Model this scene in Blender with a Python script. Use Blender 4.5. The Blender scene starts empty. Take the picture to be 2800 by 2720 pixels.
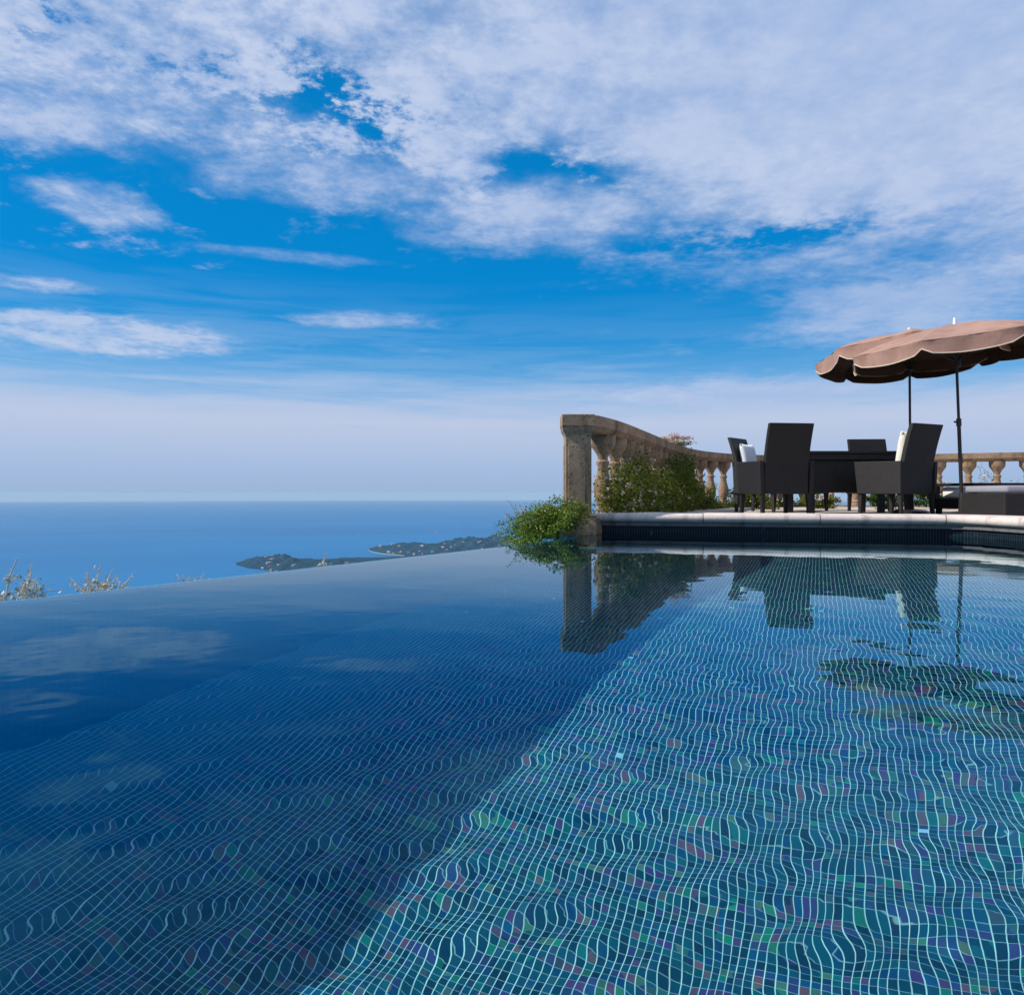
import bpy, bmesh, math, random
import numpy as np
from mathutils import Vector, Matrix
rnd = random.Random(7)
S = bpy.context.scene
COL = S.collection
PI = math.pi

# ------------------------------------------------------------------ tagging
def tag(o, label=None, cat=None, group=None, kind=None):
    if label: o['label'] = label
    if cat: o['category'] = cat
    if group: o['group'] = group
    if kind: o['kind'] = kind
    return o

def empty(name, loc, rz=0.0):
    o = bpy.data.objects.new(name, None)
    COL.objects.link(o)
    o.location = loc
    o.rotation_euler = (0, 0, rz)
    o.empty_display_size = 0.1
    return o

def copy_tree(o, parent=None):
    c = o.copy(); COL.objects.link(c); c.parent = parent
    for ch in [x for x in bpy.data.objects if x.parent == o]:
        copy_tree(ch, c)
    return c

# ------------------------------------------------------------------ mesh builder
class MB:
    def __init__(s):
        s.bm = bmesh.new()
    def add(s, verts, faces, M=None):
        vs = [s.bm.verts.new((M @ Vector(v)) if M is not None else v) for v in verts]
        for f in faces:
            try: s.bm.faces.new([vs[i] for i in f])
            except ValueError: pass
        return vs
    def box(s, c, size, rot=None, bevel=0.0, seg=2):
        t = bmesh.new()
        bmesh.ops.create_cube(t, size=1.0)
        for v in t.verts:
            v.co = Vector((v.co.x*size[0], v.co.y*size[1], v.co.z*size[2]))
        if bevel > 0:
            bmesh.ops.bevel(t, geom=t.edges[:], offset=bevel, segments=seg, affect='EDGES', profile=0.5)
        M = Matrix.Translation(c) @ (rot.to_4x4() if rot is not None else Matrix.Identity(4))
        s.merge(t, M)
    def merge(s, t, M=Matrix.Identity(4)):
        mp = {}
        for v in t.verts: mp[v.index if False else v] = s.bm.verts.new(M @ v.co)
        for f in t.faces:
            s.bm.faces.new([mp[v] for v in f.verts])
        t.free()
    def hexa(s, p, bevel=0.0):
        # p: 8 points, bottom 4 ccw then top 4 ccw
        t = bmesh.new()
        vs = [t.verts.new(q) for q in p]
        for f in ((3,2,1,0),(4,5,6,7),(0,1,5,4),(1,2,6,5),(2,3,7,6),(3,0,4,7)):
            t.faces.new([vs[i] for i in f])
        bmesh.ops.recalc_face_normals(t, faces=t.faces[:])
        if bevel > 0:
            bmesh.ops.bevel(t, geom=t.edges[:], offset=bevel, segments=2, affect='EDGES', profile=0.5)
        s.merge(t)
    def tube(s, pts, radii, n=8, cap=True):
        rings = []
        pts = [Vector(p) for p in pts]
        if not hasattr(radii, '__len__'): radii = [radii]*len(pts)
        for i, p in enumerate(pts):
            d = (pts[min(i+1, len(pts)-1)] - pts[max(i-1, 0)])
            if d.length < 1e-9: d = Vector((0, 0, 1))
            d.normalize()
            a = d.orthogonal().normalized() if i == 0 else (prev_a - d*prev_a.dot(d)).normalized()
            prev_a = a
            b = d.cross(a)
            rings.append([s.bm.verts.new(p + (a*math.cos(2*PI*k/n) + b*math.sin(2*PI*k/n))*radii[i]) for k in range(n)])
        for i in range(len(rings)-1):
            for k in range(n):
                s.bm.faces.new([rings[i][k], rings[i][(k+1) % n], rings[i+1][(k+1) % n], rings[i+1][k]])
        if cap:
            s.bm.faces.new(rings[0][::-1]); s.bm.faces.new(rings[-1])
    def lathe(s, prof, n=20, c=(0, 0, 0)):
        rings = []
        for z, r in prof:
            rings.append([s.bm.verts.new((c[0]+r*math.cos(2*PI*k/n), c[1]+r*math.sin(2*PI*k/n), c[2]+z)) for k in range(n)])
        for i in range(len(rings)-1):
            for k in range(n):
                s.bm.faces.new([rings[i][k], rings[i][(k+1) % n], rings[i+1][(k+1) % n], rings[i+1][k]])
        s.bm.faces.new(rings[0][::-1]); s.bm.faces.new(rings[-1])
    def build(s, name, mat, parent=None, smooth=False, auto=None):
        me = bpy.data.meshes.new(name)
        s.bm.to_mesh(me); s.bm.free()
        if smooth:
            for p in me.polygons: p.use_smooth = True
            if auto is not None:
                me.set_sharp_from_angle(angle=math.radians(auto))
        me.materials.append(mat)
        o = bpy.data.objects.new(name, me)
        COL.objects.link(o)
        o.parent = parent
        return o

def np_mesh(name, V, F, mat, parent=None, smooth=False, uv=None):
    """V (n,3) float, F (m,4) int"""
    me = bpy.data.meshes.new(name)
    V = np.asarray(V, dtype=np.float32); F = np.asarray(F, dtype=np.int32)
    k = F.shape[1]
    me.vertices.add(len(V)); me.vertices.foreach_set('co', V.ravel())
    me.loops.add(F.size); me.loops.foreach_set('vertex_index', F.ravel())
    me.polygons.add(len(F))
    me.polygons.foreach_set('loop_start', np.arange(0, F.size, k, dtype=np.int32))
    if uv is not None:
        l = me.uv_layers.new(name='UVMap')
        l.data.foreach_set('uv', np.asarray(uv, dtype=np.float32)[F.ravel()].ravel())
    me.update(calc_edges=True)
    me.polygons.foreach_set('use_smooth', np.full(len(F), smooth, dtype=bool))
    me.validate()
    me.materials.append(mat)
    o = bpy.data.objects.new(name, me)
    COL.objects.link(o); o.parent = parent
    return o

# ------------------------------------------------------------------ node helpers
class NT:
    def __init__(s, tree):
        s.t = tree; s.n = tree.nodes; s.l = tree.links
    def new(s, typ, **kw):
        n = s.n.new(typ)
        for k, v in kw.items(): setattr(n, k, v)
        return n
    def put(s, sock, v):
        if v is None: return
        if hasattr(v, 'is_output') or isinstance(v, bpy.types.NodeSocket): s.l.new(v, sock)
        else:
            if hasattr(sock.default_value, '__len__') and not hasattr(v, '__len__'):
                v = [v]*len(sock.default_value)
            if hasattr(sock.default_value, '__len__') and len(sock.default_value) == 4 and len(v) == 3: v = (*v, 1)
            sock.default_value = v
    def math(s, op, a, b=None, c=None, clamp=False):
        n = s.new('ShaderNodeMath', operation=op, use_clamp=clamp)
        for i, v in enumerate((a, b, c)):
            if v is not None: s.put(n.inputs[i], v)
        return n.outputs[0]
    def vmath(s, op, a, b=None, out=0, scale=None):
        n = s.new('ShaderNodeVectorMath', operation=op)
        s.put(n.inputs[0], a)
        if b is not None: s.put(n.inputs[1], b)
        if scale is not None: s.put(n.inputs['Scale'], scale)
        return n.outputs[out]
    def noise(s, vec, scale, detail=4, rough=0.55, dist=0.0, out=0):
        n = s.new('ShaderNodeTexNoise')
        if vec is not None: s.put(n.inputs['Vector'], vec)
        n.inputs['Scale'].default_value = scale; n.inputs['Detail'].default_value = detail
        n.inputs['Roughness'].default_value = rough; n.inputs['Distortion'].default_value = dist
        return n.outputs[out]
    def ss(s, x, a, b, lo=0.0, hi=1.0):
        n = s.new('ShaderNodeMapRange', interpolation_type='SMOOTHSTEP')
        s.put(n.inputs[0], x)
        for i, v in zip((1, 2, 3, 4), (a, b, lo, hi)): s.put(n.inputs[i], v)
        return n.outputs[0]
    def lin(s, x, a, b, lo=0.0, hi=1.0):
        n = s.new('ShaderNodeMapRange')
        s.put(n.inputs[0], x)
        for i, v in zip((1, 2, 3, 4), (a, b, lo, hi)): s.put(n.inputs[i], v)
        return n.outputs[0]
    def mix(s, f, a, b, blend='MIX'):
        n = s.new('ShaderNodeMix', data_type='RGBA', blend_type=blend)
        s.put(n.inputs[0], f); s.put(n.inputs[6], a); s.put(n.inputs[7], b)
        return n.outputs[2]
    def ramp(s, f, stops, interp='LINEAR'):
        n = s.new('ShaderNodeValToRGB')
        s.put(n.inputs[0], f)
        cr = n.color_ramp; cr.interpolation = interp
        while len(cr.elements) < len(stops): cr.elements.new(0.5)
        for e, (p, c) in zip(cr.elements, stops):
            e.position = p; e.color = (*c, 1) if len(c) == 3 else c
        return n.outputs[0]
    def sep(s, v):
        n = s.new('ShaderNodeSeparateXYZ'); s.put(n.inputs[0], v)
        return n.outputs
    def comb(s, x, y, z):
        n = s.new('ShaderNodeCombineXYZ')
        for i, v in enumerate((x, y, z)): s.put(n.inputs[i], v)
        return n.outputs[0]
    def bump(s, h, strength, dist=0.01):
        n = s.new('ShaderNodeBump')
        n.inputs['Strength'].default_value = strength; n.inputs['Distance'].default_value = dist
        s.put(n.inputs['Height'], h)
        return n.outputs[0]

def new_mat(name):
    m = bpy.data.materials.new(name); m.use_nodes = True
    nt = NT(m.node_tree)
    bsdf = next(n for n in m.node_tree.nodes if n.type == 'BSDF_PRINCIPLED')
    return m, nt, bsdf

def P(nt, b, **kw):
    mp = dict(color='Base Color', rough='Roughness', metal='Metallic', spec='Specular IOR Level', normal='Normal',
              trans='Transmission Weight', ior='IOR', coat='Coat Weight', sheen='Sheen Weight', sub='Subsurface Weight')
    for k, v in kw.items(): nt.put(b.inputs[mp[k]], v)

def objco(nt): return nt.new('ShaderNodeTexCoord').outputs['Object']

# ------------------------------------------------------------------ layout constants (metres; water surface z=0, camera looks along +Y)
CAM_H = 0.36
WALL_A, WALL_B = -3.28, 0.66      # infinity edge x = A + B*y
TERR_Z = 0.10
def edge_x(y):
    if y < 5.0: return WALL_A + WALL_B*y
    x5 = WALL_A + WALL_B*5.0
    t = y - 5.0
    return x5 + 0.66*t - 0.19*t*t - 0.05*t**3 if t < 1.3 else x5 + 0.66*1.3 - 0.19*1.69 - 0.05*2.197 + 0.15*(t-1.3)
POOL_D = 1.55
TILE = 0.0225

# ------------------------------------------------------------------ materials
def mat_mosaic(name, dark=False):
    m, nt, b = new_mat(name)
    uv = nt.new('ShaderNodeUVMap').outputs[0]
    wob = nt.vmath('SUBTRACT', nt.noise(uv, 9.0, 2, out=1), (0.5, 0.5, 0.5))
    uvw = nt.vmath('ADD', uv, nt.vmath('SCALE', wob, scale=0.0022))
    q = nt.vmath('SCALE', uvw, scale=1.0/TILE)
    cell = nt.vmath('FLOOR', q)
    fr = nt.sep(nt.vmath('FRACTION', q))
    jit = nt.new('ShaderNodeTexWhiteNoise', noise_dimensions='2D'); nt.put(jit.inputs[0], cell)
    dx = nt.math('ABSOLUTE', nt.math('SUBTRACT', fr[0], 0.5))
    dy = nt.math('ABSOLUTE', nt.math('SUBTRACT', fr[1], 0.5))
    gx = nt.ss(dx, 0.425, 0.47)
    gy = nt.math('MULTIPLY', nt.ss(dy, 0.45, 0.485), 0.42)
    grout = nt.math('MAXIMUM', gx, gy)
    grout = nt.math('MULTIPLY', grout, nt.lin(nt.noise(uv, 5.0, 4), 0.3, 0.65, 0.6, 1.0))
    # tiles: deep blue glass, with runs of iridescent green, violet and rose ones
    base = nt.ramp(jit.outputs[0], [(0.0, (0.0004, 0.030, 0.066)), (0.35, (0.0004, 0.058, 0.11)), (0.7, (0.0006, 0.10, 0.15)), (1.0, (0.001, 0.050, 0.16))])
    sv = nt.vmath('MULTIPLY', cell, (0.11, 0.85, 1.0))
    band = nt.noise(sv, 1.0, 3, 0.6)
    band2 = nt.noise(nt.vmath('ADD', sv, (31.0, 17.0, 0)), 0.7, 2, 0.5)
    iri = nt.ramp(nt.math('ADD', band2, nt.math('MULTIPLY', nt.math('SUBTRACT', jit.outputs[0], 0.5), 0.16)),
                  [(0.33, (0.002, 0.08, 0.22)), (0.41, (0.06, 0.03, 0.18)), (0.46, (0.002, 0.14, 0.20)), (0.50, (0.006, 0.27, 0.14)), (0.54, (0.20, 0.09, 0.12)), (0.59, (0.07, 0.03, 0.20)), (0.65, (0.002, 0.09, 0.22))])
    amt = nt.ss(nt.math('ADD', band, nt.math('MULTIPLY', jit.outputs[0], 0.10)), 0.54, 0.655)
    amt = nt.math('MULTIPLY', amt, 0.9)
    col = nt.mix(amt, base, iri)
    rare = nt.new('ShaderNodeTexWhiteNoise', noise_dimensions='2D')
    nt.put(rare.inputs[0], nt.vmath('ADD', cell, (91.3, 11.7, 0)))
    col = nt.mix(nt.math('GREATER_THAN', rare.outputs[0], 0.9992), col, (0.35, 0.75, 0.85, 1))
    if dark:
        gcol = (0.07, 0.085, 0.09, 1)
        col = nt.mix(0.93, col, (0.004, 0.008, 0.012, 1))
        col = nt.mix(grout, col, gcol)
    else:
        # floor's shaded left side put into the colour: dimmer grout, bluer tiles
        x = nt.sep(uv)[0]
        lit_side = nt.ss(nt.math('ADD', x, nt.math('MULTIPLY', nt.math('SUBTRACT', nt.noise(uv, 1.3, 3), 0.5), 0.5)), -2.3, -1.25)
        gl = nt.mix(lit_side, (0.28, 0.66, 0.72, 1), (0.62, 1.0, 0.98, 1))
        gl = nt.mix(nt.math('MULTIPLY', nt.ss(nt.noise(uv, 3.0, 3), 0.58, 0.72), nt.math('MULTIPLY', lit_side, 0.22)), gl, (0.65, 0.6, 0.55, 1))
        tl = nt.mix(lit_side, nt.mix(0.75, col, (0.0005, 0.23, 0.37, 1)), col)
        wallz = nt.math('LESS_THAN', x, -10.0)     # inner face of the overflow wall: plain mid blue
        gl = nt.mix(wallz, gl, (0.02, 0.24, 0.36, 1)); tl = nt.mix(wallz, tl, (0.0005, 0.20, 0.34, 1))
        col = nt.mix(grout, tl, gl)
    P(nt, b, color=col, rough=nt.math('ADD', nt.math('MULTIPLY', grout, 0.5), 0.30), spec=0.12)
    return m

def mat_water():
    m = bpy.data.materials.new('pool_water'); m.use_nodes = True
    nt = NT(m.node_tree)
    b = next(n for n in m.node_tree.nodes if n.type == 'BSDF_PRINCIPLED')
    nt.n.remove(b)
    fr = nt.new('ShaderNodeFresnel'); fr.inputs[0].default_value = 1.333
    rf = nt.new('ShaderNodeBsdfRefraction'); rf.inputs['IOR'].default_value = 1.333; rf.inputs['Roughness'].default_value = 0
    rf.inputs['Color'].default_value = (0.84, 1.0, 1.0, 1)
    gl = nt.new('ShaderNodeBsdfGlossy'); gl.inputs['Roughness'].default_value = 0.0
    nt.put(gl.inputs['Color'], nt.mix(nt.ss(fr.outputs[0], 0.02, 0.75), (0.12, 0.62, 1.0, 1), (0.82, 0.95, 1.0, 1)))
    mx = nt.new('ShaderNodeMixShader')
    nt.l.new(fr.outputs[0], mx.inputs[0]); nt.l.new(rf.outputs[0], mx.inputs[1]); nt.l.new(gl.outputs[0], mx.inputs[2])
    out = next(x for x in nt.n if x.type == 'OUTPUT_MATERIAL')
    nt.l.new(mx.outputs[0], out.inputs[0])
    return m

def mat_stone(name, c1, c2, c3, scale=1.0, bumpk=0.5):
    m, nt, b = new_mat(name)
    co = objco(nt)
    n1 = nt.noise(co, 3.0*scale, 6, 0.62)
    n2 = nt.noise(co, 38*scale, 5, 0.7)
    n3 = nt.noise(co, 120*scale, 3, 0.6)
    col = nt.mix(nt.ss(n1, 0.35, 0.65), c1, c2)
    col = nt.mix(nt.math('MULTIPLY', nt.ss(n2, 0.5, 0.68), 0.75), col, c3)
    st = nt.noise(nt.vmath('MULTIPLY', co, (9.0, 9.0, 1.4)), 1.0, 4)
    col = nt.mix(nt.math('MULTIPLY', nt.ss(st, 0.52, 0.7), 0.55), col, nt.mix(0.6, c3, (0.02, 0.017, 0.012, 1)))
    h = nt.math('ADD', nt.math('MULTIPLY', n2, 1.0), nt.math('MULTIPLY', n3, 0.5))
    P(nt, b, color=col, rough=0.92, spec=0.2, normal=nt.bump(h, bumpk, 0.012))
    return m

def add_joints(m, pitch=0.95):
    nt = NT(m.node_tree); b = next(n for n in nt.n if n.type == 'BSDF_PRINCIPLED')
    src = b.inputs['Base Color'].links[0].from_socket
    u = nt.sep(nt.new('ShaderNodeUVMap').outputs[0])[0]
    f = nt.math('ABSOLUTE', nt.math('SUBTRACT', nt.math('FRACT', nt.math('DIVIDE', u, pitch)), 0.5))
    j = nt.ss(f, 0.493, 0.497)
    wn = nt.new('ShaderNodeTexWhiteNoise', noise_dimensions='1D'); nt.put(wn.inputs['W'], nt.math('FLOOR', nt.math('ADD', nt.math('DIVIDE', u, pitch), 0.5)))
    c = nt.mix(nt.lin(wn.outputs[0], 0, 1, 0.0, 0.16), src, (0.42, 0.34, 0.27, 1))
    nt.l.new(nt.mix(nt.math('MULTIPLY', j, 0.8), c, (0.10, 0.085, 0.07, 1)), b.inputs['Base Color'])

def mat_wicker():
    m, nt, b = new_mat('dark_wicker')
    co = objco(nt)
    s = nt.sep(co)
    # horizontal strands about 6 mm, woven over uprights every 22 mm
    a = nt.math('SINE', nt.math('MULTIPLY', s[2], 2*PI/0.008))
    u = nt.math('ADD', s[0], s[1])
    w = nt.math('SINE', nt.math('MULTIPLY', u, 2*PI/0.022))
    h = nt.math('ADD', nt.math('MULTIPLY', a, 0.5), nt.math('MULTIPLY', nt.math('MULTIPLY', a, w), 0.35))
    n = nt.noise(co, 14, 4)
    n2 = nt.noise(nt.vmath('MULTIPLY', co, (2, 2, 60)), 1.0, 3)
    col = nt.mix(n, (0.004, 0.0035, 0.0035, 1), (0.015, 0.0135, 0.014, 1))
    col = nt.mix(nt.math('MULTIPLY', n2, 0.5), col, (0.024, 0.022, 0.023, 1))
    P(nt, b, color=col, rough=0.6, spec=0.35, normal=nt.bump(h, 0.5, 0.003))
    return m

def mat_plain(name, col, rough=0.6, var=0.15, scale=20, metal=0.0, bumpk=0.1, spec=0.4):
    m, nt, b = new_mat(name)
    co = objco(nt)
    n = nt.noise(co, scale, 4)
    c2 = tuple(max(0, c*(1-var*2)) for c in col[:3])
    P(nt, b, color=nt.mix(n, (*c2, 1), (*[min(1, c*(1+var)) for c in col[:3]], 1)), rough=rough, metal=metal, spec=spec,
      normal=nt.bump(nt.noise(co, scale*6, 3), bumpk, 0.004))
    return m

def mat_leaf(name, cols, trans=0.25):
    m, nt, b = new_mat(name)
    g = nt.new('ShaderNodeNewGeometry')
    r = g.outputs['Random Per Island']
    k = len(cols)
    col = nt.ramp(r, [(i/(k-1), c) for i, c in enumerate(cols)])
    n = nt.noise(objco(nt), 5, 3)
    col = nt.mix(nt.math('MULTIPLY', nt.ss(n, 0.4, 0.7), 0.5), col, nt.mix(0.6, col, cols[0] + (1,)))
    P(nt, b, color=col, rough=0.5, spec=0.35)
    tr = nt.new('ShaderNodeBsdfTranslucent'); nt.put(tr.inputs[0], col)
    mx = nt.new('ShaderNodeMixShader'); mx.inputs[0].default_value = trans
    nt.l.new(b.outputs[0], mx.inputs[1]); nt.l.new(tr.outputs[0], mx.inputs[2])
    out = next(x for x in nt.n if x.type == 'OUTPUT_MATERIAL')
    nt.l.new(mx.outputs[0], out.inputs[0])
    return m

def mat_canvas(name, col, under):
    m, nt, b = new_mat(name)
    co = objco(nt)
    n = nt.noise(co, 6, 5, 0.6)
    n2 = nt.noise(nt.vmath('MULTIPLY', co, (1, 1, 1)), 2.2, 4)
    c = nt.mix(nt.math('MULTIPLY', nt.ss(n, 0.4, 0.7), 0.35), col, under)
    c = nt.mix(nt.math('MULTIPLY', nt.ss(n2, 0.45, 0.65), 0.3), c, under)
    P(nt, b, color=c, rough=0.85, spec=0.15, normal=nt.bump(n, 0.35, 0.03))
    tr = nt.new('ShaderNodeBsdfTranslucent'); nt.put(tr.inputs[0], (0.30, 0.15, 0.09, 1))
    mx = nt.new('ShaderNodeMixShader'); mx.inputs[0].default_value = 0.02
    nt.l.new(b.outputs[0], mx.inputs[1]); nt.l.new(tr.outputs[0], mx.inputs[2])
    out = next(x for x in nt.n if x.type == 'OUTPUT_MATERIAL')
    nt.l.new(mx.outputs[0], out.inputs[0])
    return m

M = {}
M['mosaic'] = mat_mosaic('pool_mosaic')
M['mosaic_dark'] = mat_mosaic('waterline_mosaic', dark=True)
M['water'] = mat_water()
M['stone'] = mat_stone('weathered_stone', (0.32, 0.215, 0.135, 1), (0.44, 0.30, 0.195, 1), (0.085, 0.055, 0.032, 1), 1.0, 0.9)
M['coping'] = mat_stone('pale_coping_stone', (0.62, 0.53, 0.48, 1), (0.70, 0.60, 0.54, 1), (0.50, 0.42, 0.38, 1), 1.0, 0.12)
add_joints(M['coping'])
M['terrace'] = mat_stone('terrace_stone', (0.50, 0.42, 0.34, 1), (0.60, 0.50, 0.41, 1), (0.38, 0.31, 0.25, 1), 0.7, 0.2)
M['grey_band'] = mat_stone('plain_grey_band', (0.13, 0.125, 0.125, 1), (0.17, 0.165, 0.165, 1), (0.09, 0.085, 0.085, 1), 1.0, 0.3)
M['wicker'] = mat_wicker()
M['cream'] = mat_plain('cream_cushion_fabric', (0.75, 0.74, 0.62), 0.9, 0.05, 12)
M['white'] = mat_plain('white_cushion_fabric', (0.80, 0.80, 0.80), 0.9, 0.04, 12)
M['brown_fab'] = mat_plain('brown_cushion_fabric', (0.10, 0.06, 0.05), 0.9, 0.1, 12)
M['grey_fab'] = mat_plain('grey_mattress_fabric', (0.26, 0.26, 0.30), 0.9, 0.08, 12)
M['table'] = mat_plain('dark_table_wood', (0.010, 0.008, 0.008), 0.5, 0.2, 8)
M['metal'] = mat_plain('dark_pole_metal', (0.045, 0.038, 0.036), 0.4, 0.1, 30, metal=0.5, bumpk=0.02)
M['whiteplastic'] = mat_plain('white_plastic', (0.8, 0.8, 0.8), 0.4, 0.03, 30, bumpk=0.02)
M['canvas'] = mat_canvas('rose_brown_canvas', (0.41, 0.25, 0.195, 1), (0.21, 0.118, 0.085, 1))
M['underside_shade'] = mat_plain('canvas_underside_shade', (0.045, 0.020, 0.010), 0.9, 0.15, 8)  # shade under the canopy put into the colour of an added dark sheet
M['trim'] = mat_plain('pale_canvas_trim', (0.72, 0.62, 0.50), 0.9, 0.05, 20)
M['leaf_bright'] = mat_leaf('bright_creeper_leaves', [(0.04, 0.09, 0.008), (0.11, 0.20, 0.012), (0.20, 0.30, 0.02), (0.30, 0.36, 0.05)], 0.35)
M['leaf_ivy'] = mat_leaf('dull_climber_leaves', [(0.03, 0.05, 0.005), (0.10, 0.14, 0.008), (0.20, 0.25, 0.02), (0.30, 0.26, 0.05)], 0.4)
M['leaf_shrub'] = mat_leaf('glossy_shrub_leaves', [(0.008, 0.03, 0.006), (0.02, 0.07, 0.01), (0.04, 0.13, 0.015), (0.10, 0.20, 0.04)], 0.25)
M['petal'] = mat_leaf('pale_pink_petals', [(0.62, 0.42, 0.36), (0.7, 0.55, 0.5), (0.75, 0.68, 0.62), (0.45, 0.22, 0.14)], 0.3)
M['petal_y'] = mat_leaf('yellow_petals', [(0.6, 0.42, 0.10), (0.7, 0.6, 0.3), (0.8, 0.72, 0.5)], 0.3)
M['twig'] = mat_plain('dry_twig_bark', (0.34, 0.27, 0.22), 0.9, 0.3, 40)
M['twig_dark'] = mat_plain('dark_stem_bark', (0.09, 0.07, 0.04), 0.9, 0.3, 40)
M['leaf_dry'] = mat_leaf('dry_pale_leaves', [(0.16, 0.22, 0.20), (0.45, 0.48, 0.42), (0.7, 0.66, 0.52), (0.75, 0.5, 0.25)], 0.2)
M['twig_pale'] = mat_plain('pale_twig_bark', (0.60, 0.52, 0.44), 0.9, 0.25, 40)

def mat_sea():
    m, nt, b = new_mat('sea_water')
    co = objco(nt)
    n = nt.noise(nt.vmath('MULTIPLY', co, (0.0009, 0.00022, 1)), 1.0, 5, 0.6)
    n2 = nt.noise(nt.vmath('MULTIPLY', co, (0.00025, 0.00008, 1)), 1.0, 3, 0.5)
    col = nt.mix(nt.ss(n2, 0.3, 0.7), (0.0, 0.108, 0.275, 1), (0.0, 0.138, 0.33, 1))
    col = nt.mix(nt.math('MULTIPLY', nt.ss(n, 0.5, 0.7), 0.25), col, (0.01, 0.16, 0.34, 1))
    P(nt, b, color=col, rough=0.55, spec=0.25,
      normal=nt.bump(nt.noise(nt.vmath('MULTIPLY', co, (0.03, 0.03, 1)), 1.0, 4), 0.3, 2.0))
    return m
M['sea'] = mat_sea()

def mat_hill(name, c1, c2, c3, sc):
    m, nt, b = new_mat(name)
    co = objco(nt)
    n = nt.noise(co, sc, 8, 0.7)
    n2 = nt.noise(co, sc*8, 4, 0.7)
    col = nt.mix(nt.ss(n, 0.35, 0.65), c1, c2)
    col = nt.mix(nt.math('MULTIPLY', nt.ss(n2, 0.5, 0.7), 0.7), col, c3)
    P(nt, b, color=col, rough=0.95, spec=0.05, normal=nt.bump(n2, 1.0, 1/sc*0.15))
    return m
M['cape'] = mat_hill('haze_tinted_pine_cape', (0.010, 0.052, 0.092, 1), (0.016, 0.070, 0.115, 1), (0.035, 0.095, 0.14, 1), 0.012)  # distance haze put into the base colour as extra blue
M['hill'] = mat_hill('dry_hillside', (0.05, 0.07, 0.025, 1), (0.10, 0.10, 0.05, 1), (0.2, 0.17, 0.12, 1), 0.25)
M['house'] = mat_plain('far_house_plaster', (0.50, 0.50, 0.52), 0.8, 0.05, 0.1)
M['roof'] = mat_plain('far_house_roof', (0.50, 0.26, 0.17), 0.9, 0.1, 0.1)
M['sand'] = mat_plain('pale_shore', (0.55, 0.52, 0.46), 0.9, 0.1, 0.02)

# ------------------------------------------------------------------ camera
cam = bpy.data.cameras.new('camera'); co_ = bpy.data.objects.new('camera', cam); COL.objects.link(co_)
co_.location = (0, 0, CAM_H); co_.rotation_euler = (PI/2, 0, 0)
cam.sensor_fit = 'HORIZONTAL'; cam.sensor_width = 36
cam.lens = 36*2000/2800
cam.shift_y = -(1360-1347)/2800*-1*-1
cam.clip_start = 0.02; cam.clip_end = 300000
S.camera = co_

# ------------------------------------------------------------------ sun and sky
SUN_AZ, SUN_EL = math.radians(-94), math.radians(42.5)   # azimuth from +Y towards +X
sd = Vector((math.sin(SUN_AZ)*math.cos(SUN_EL), math.cos(SUN_AZ)*math.cos(SUN_EL), math.sin(SUN_EL)))
L = bpy.data.lights.new('sun', 'SUN'); L.energy = 5.0; L.angle = math.radians(0.53); L.color = (1.0, 0.93, 0.84)
lo = bpy.data.objects.new('sun', L); COL.objects.link(lo)
lo.rotation_euler = (-sd).to_track_quat('-Z', 'Y').to_euler(); lo.location = sd*50
MNEE = True
if MNEE: L.cycles.is_caustics_light = True

W = bpy.data.worlds.new('World'); S.world = W; W.use_nodes = True
nt = NT(W.node_tree)
bg = next(n for n in nt.n if n.type == 'BACKGROUND')
g = nt.new('ShaderNodeTexCoord').outputs['Generated']
gx, gy, gz = nt.sep(nt.vmath('NORMALIZE', g))
zc = nt.math('MAXIMUM', gz, 0.004)
sky = nt.new('ShaderNodeTexSky', sky_type='NISHITA')
sky.sun_disc = False; sky.sun_elevation = SUN_EL; sky.sun_rotation = SUN_AZ
sky.altitude = 400; sky.air_density = 1.0; sky.dust_density = 0.4; sky.ozone_density = 2.5
nt.put(sky.inputs[0], nt.comb(gx, gy, zc))
K = 10.0  # background strength 0.1
skyc = nt.vmath('MULTIPLY', sky.outputs[0], (0.05, 0.95, 1.55))
# even azure of the clear band
el = nt.math('ARCSINE', zc)
az = nt.math('ARCTAN2', gx, gy)
clear = nt.ramp(nt.lin(el, 0.0, 0.7), [(0.0, (0.36, 0.50, 0.74)), (0.07, (0.38, 0.53, 0.76)), (0.13, (0.24, 0.45, 0.72)), (0.20, (0.11, 0.37, 0.68)), (0.29, (0.03, 0.28, 0.63)), (0.38, (0.0, 0.232, 0.60)), (1.0, (0.0, 0.19, 0.52))])
clear = nt.vmath('SCALE', clear, scale=K)
base = nt.mix(0.75, skyc, clear)
# cloud coordinates: a flat layer overhead seen in perspective
inv = nt.math('DIVIDE', 1.0, nt.math('ADD', zc, 0.10))
pl = nt.comb(nt.math('MULTIPLY', gx, inv), nt.math('MULTIPLY', gy, inv), 0.0)
n1 = nt.noise(nt.vmath('ADD', pl, (3.1, 1.7, 0)), 1.9, 11, 0.60, 0.12)
n2 = nt.noise(nt.vmath('ADD', pl, (7.7, 4.2, 0.5)), 5.5, 9, 0.66, 0.08)
n3 = nt.noise(nt.vmath('ADD', pl, (1.7, 9.2, 0.5)), 0.8, 5, 0.5, 0.0)
side = nt.math('SUBTRACT', nt.math('ADD', gz, nt.math('MULTIPLY', gx, 0.17)), nt.math('MULTIPLY', nt.math('ABSOLUTE', gy), 0.366))
rag = nt.math('ADD', nt.math('MULTIPLY', nt.math('SUBTRACT', n1, 0.5), 0.75), nt.math('MULTIPLY', nt.math('SUBTRACT', n2, 0.5), 0.40))
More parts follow.
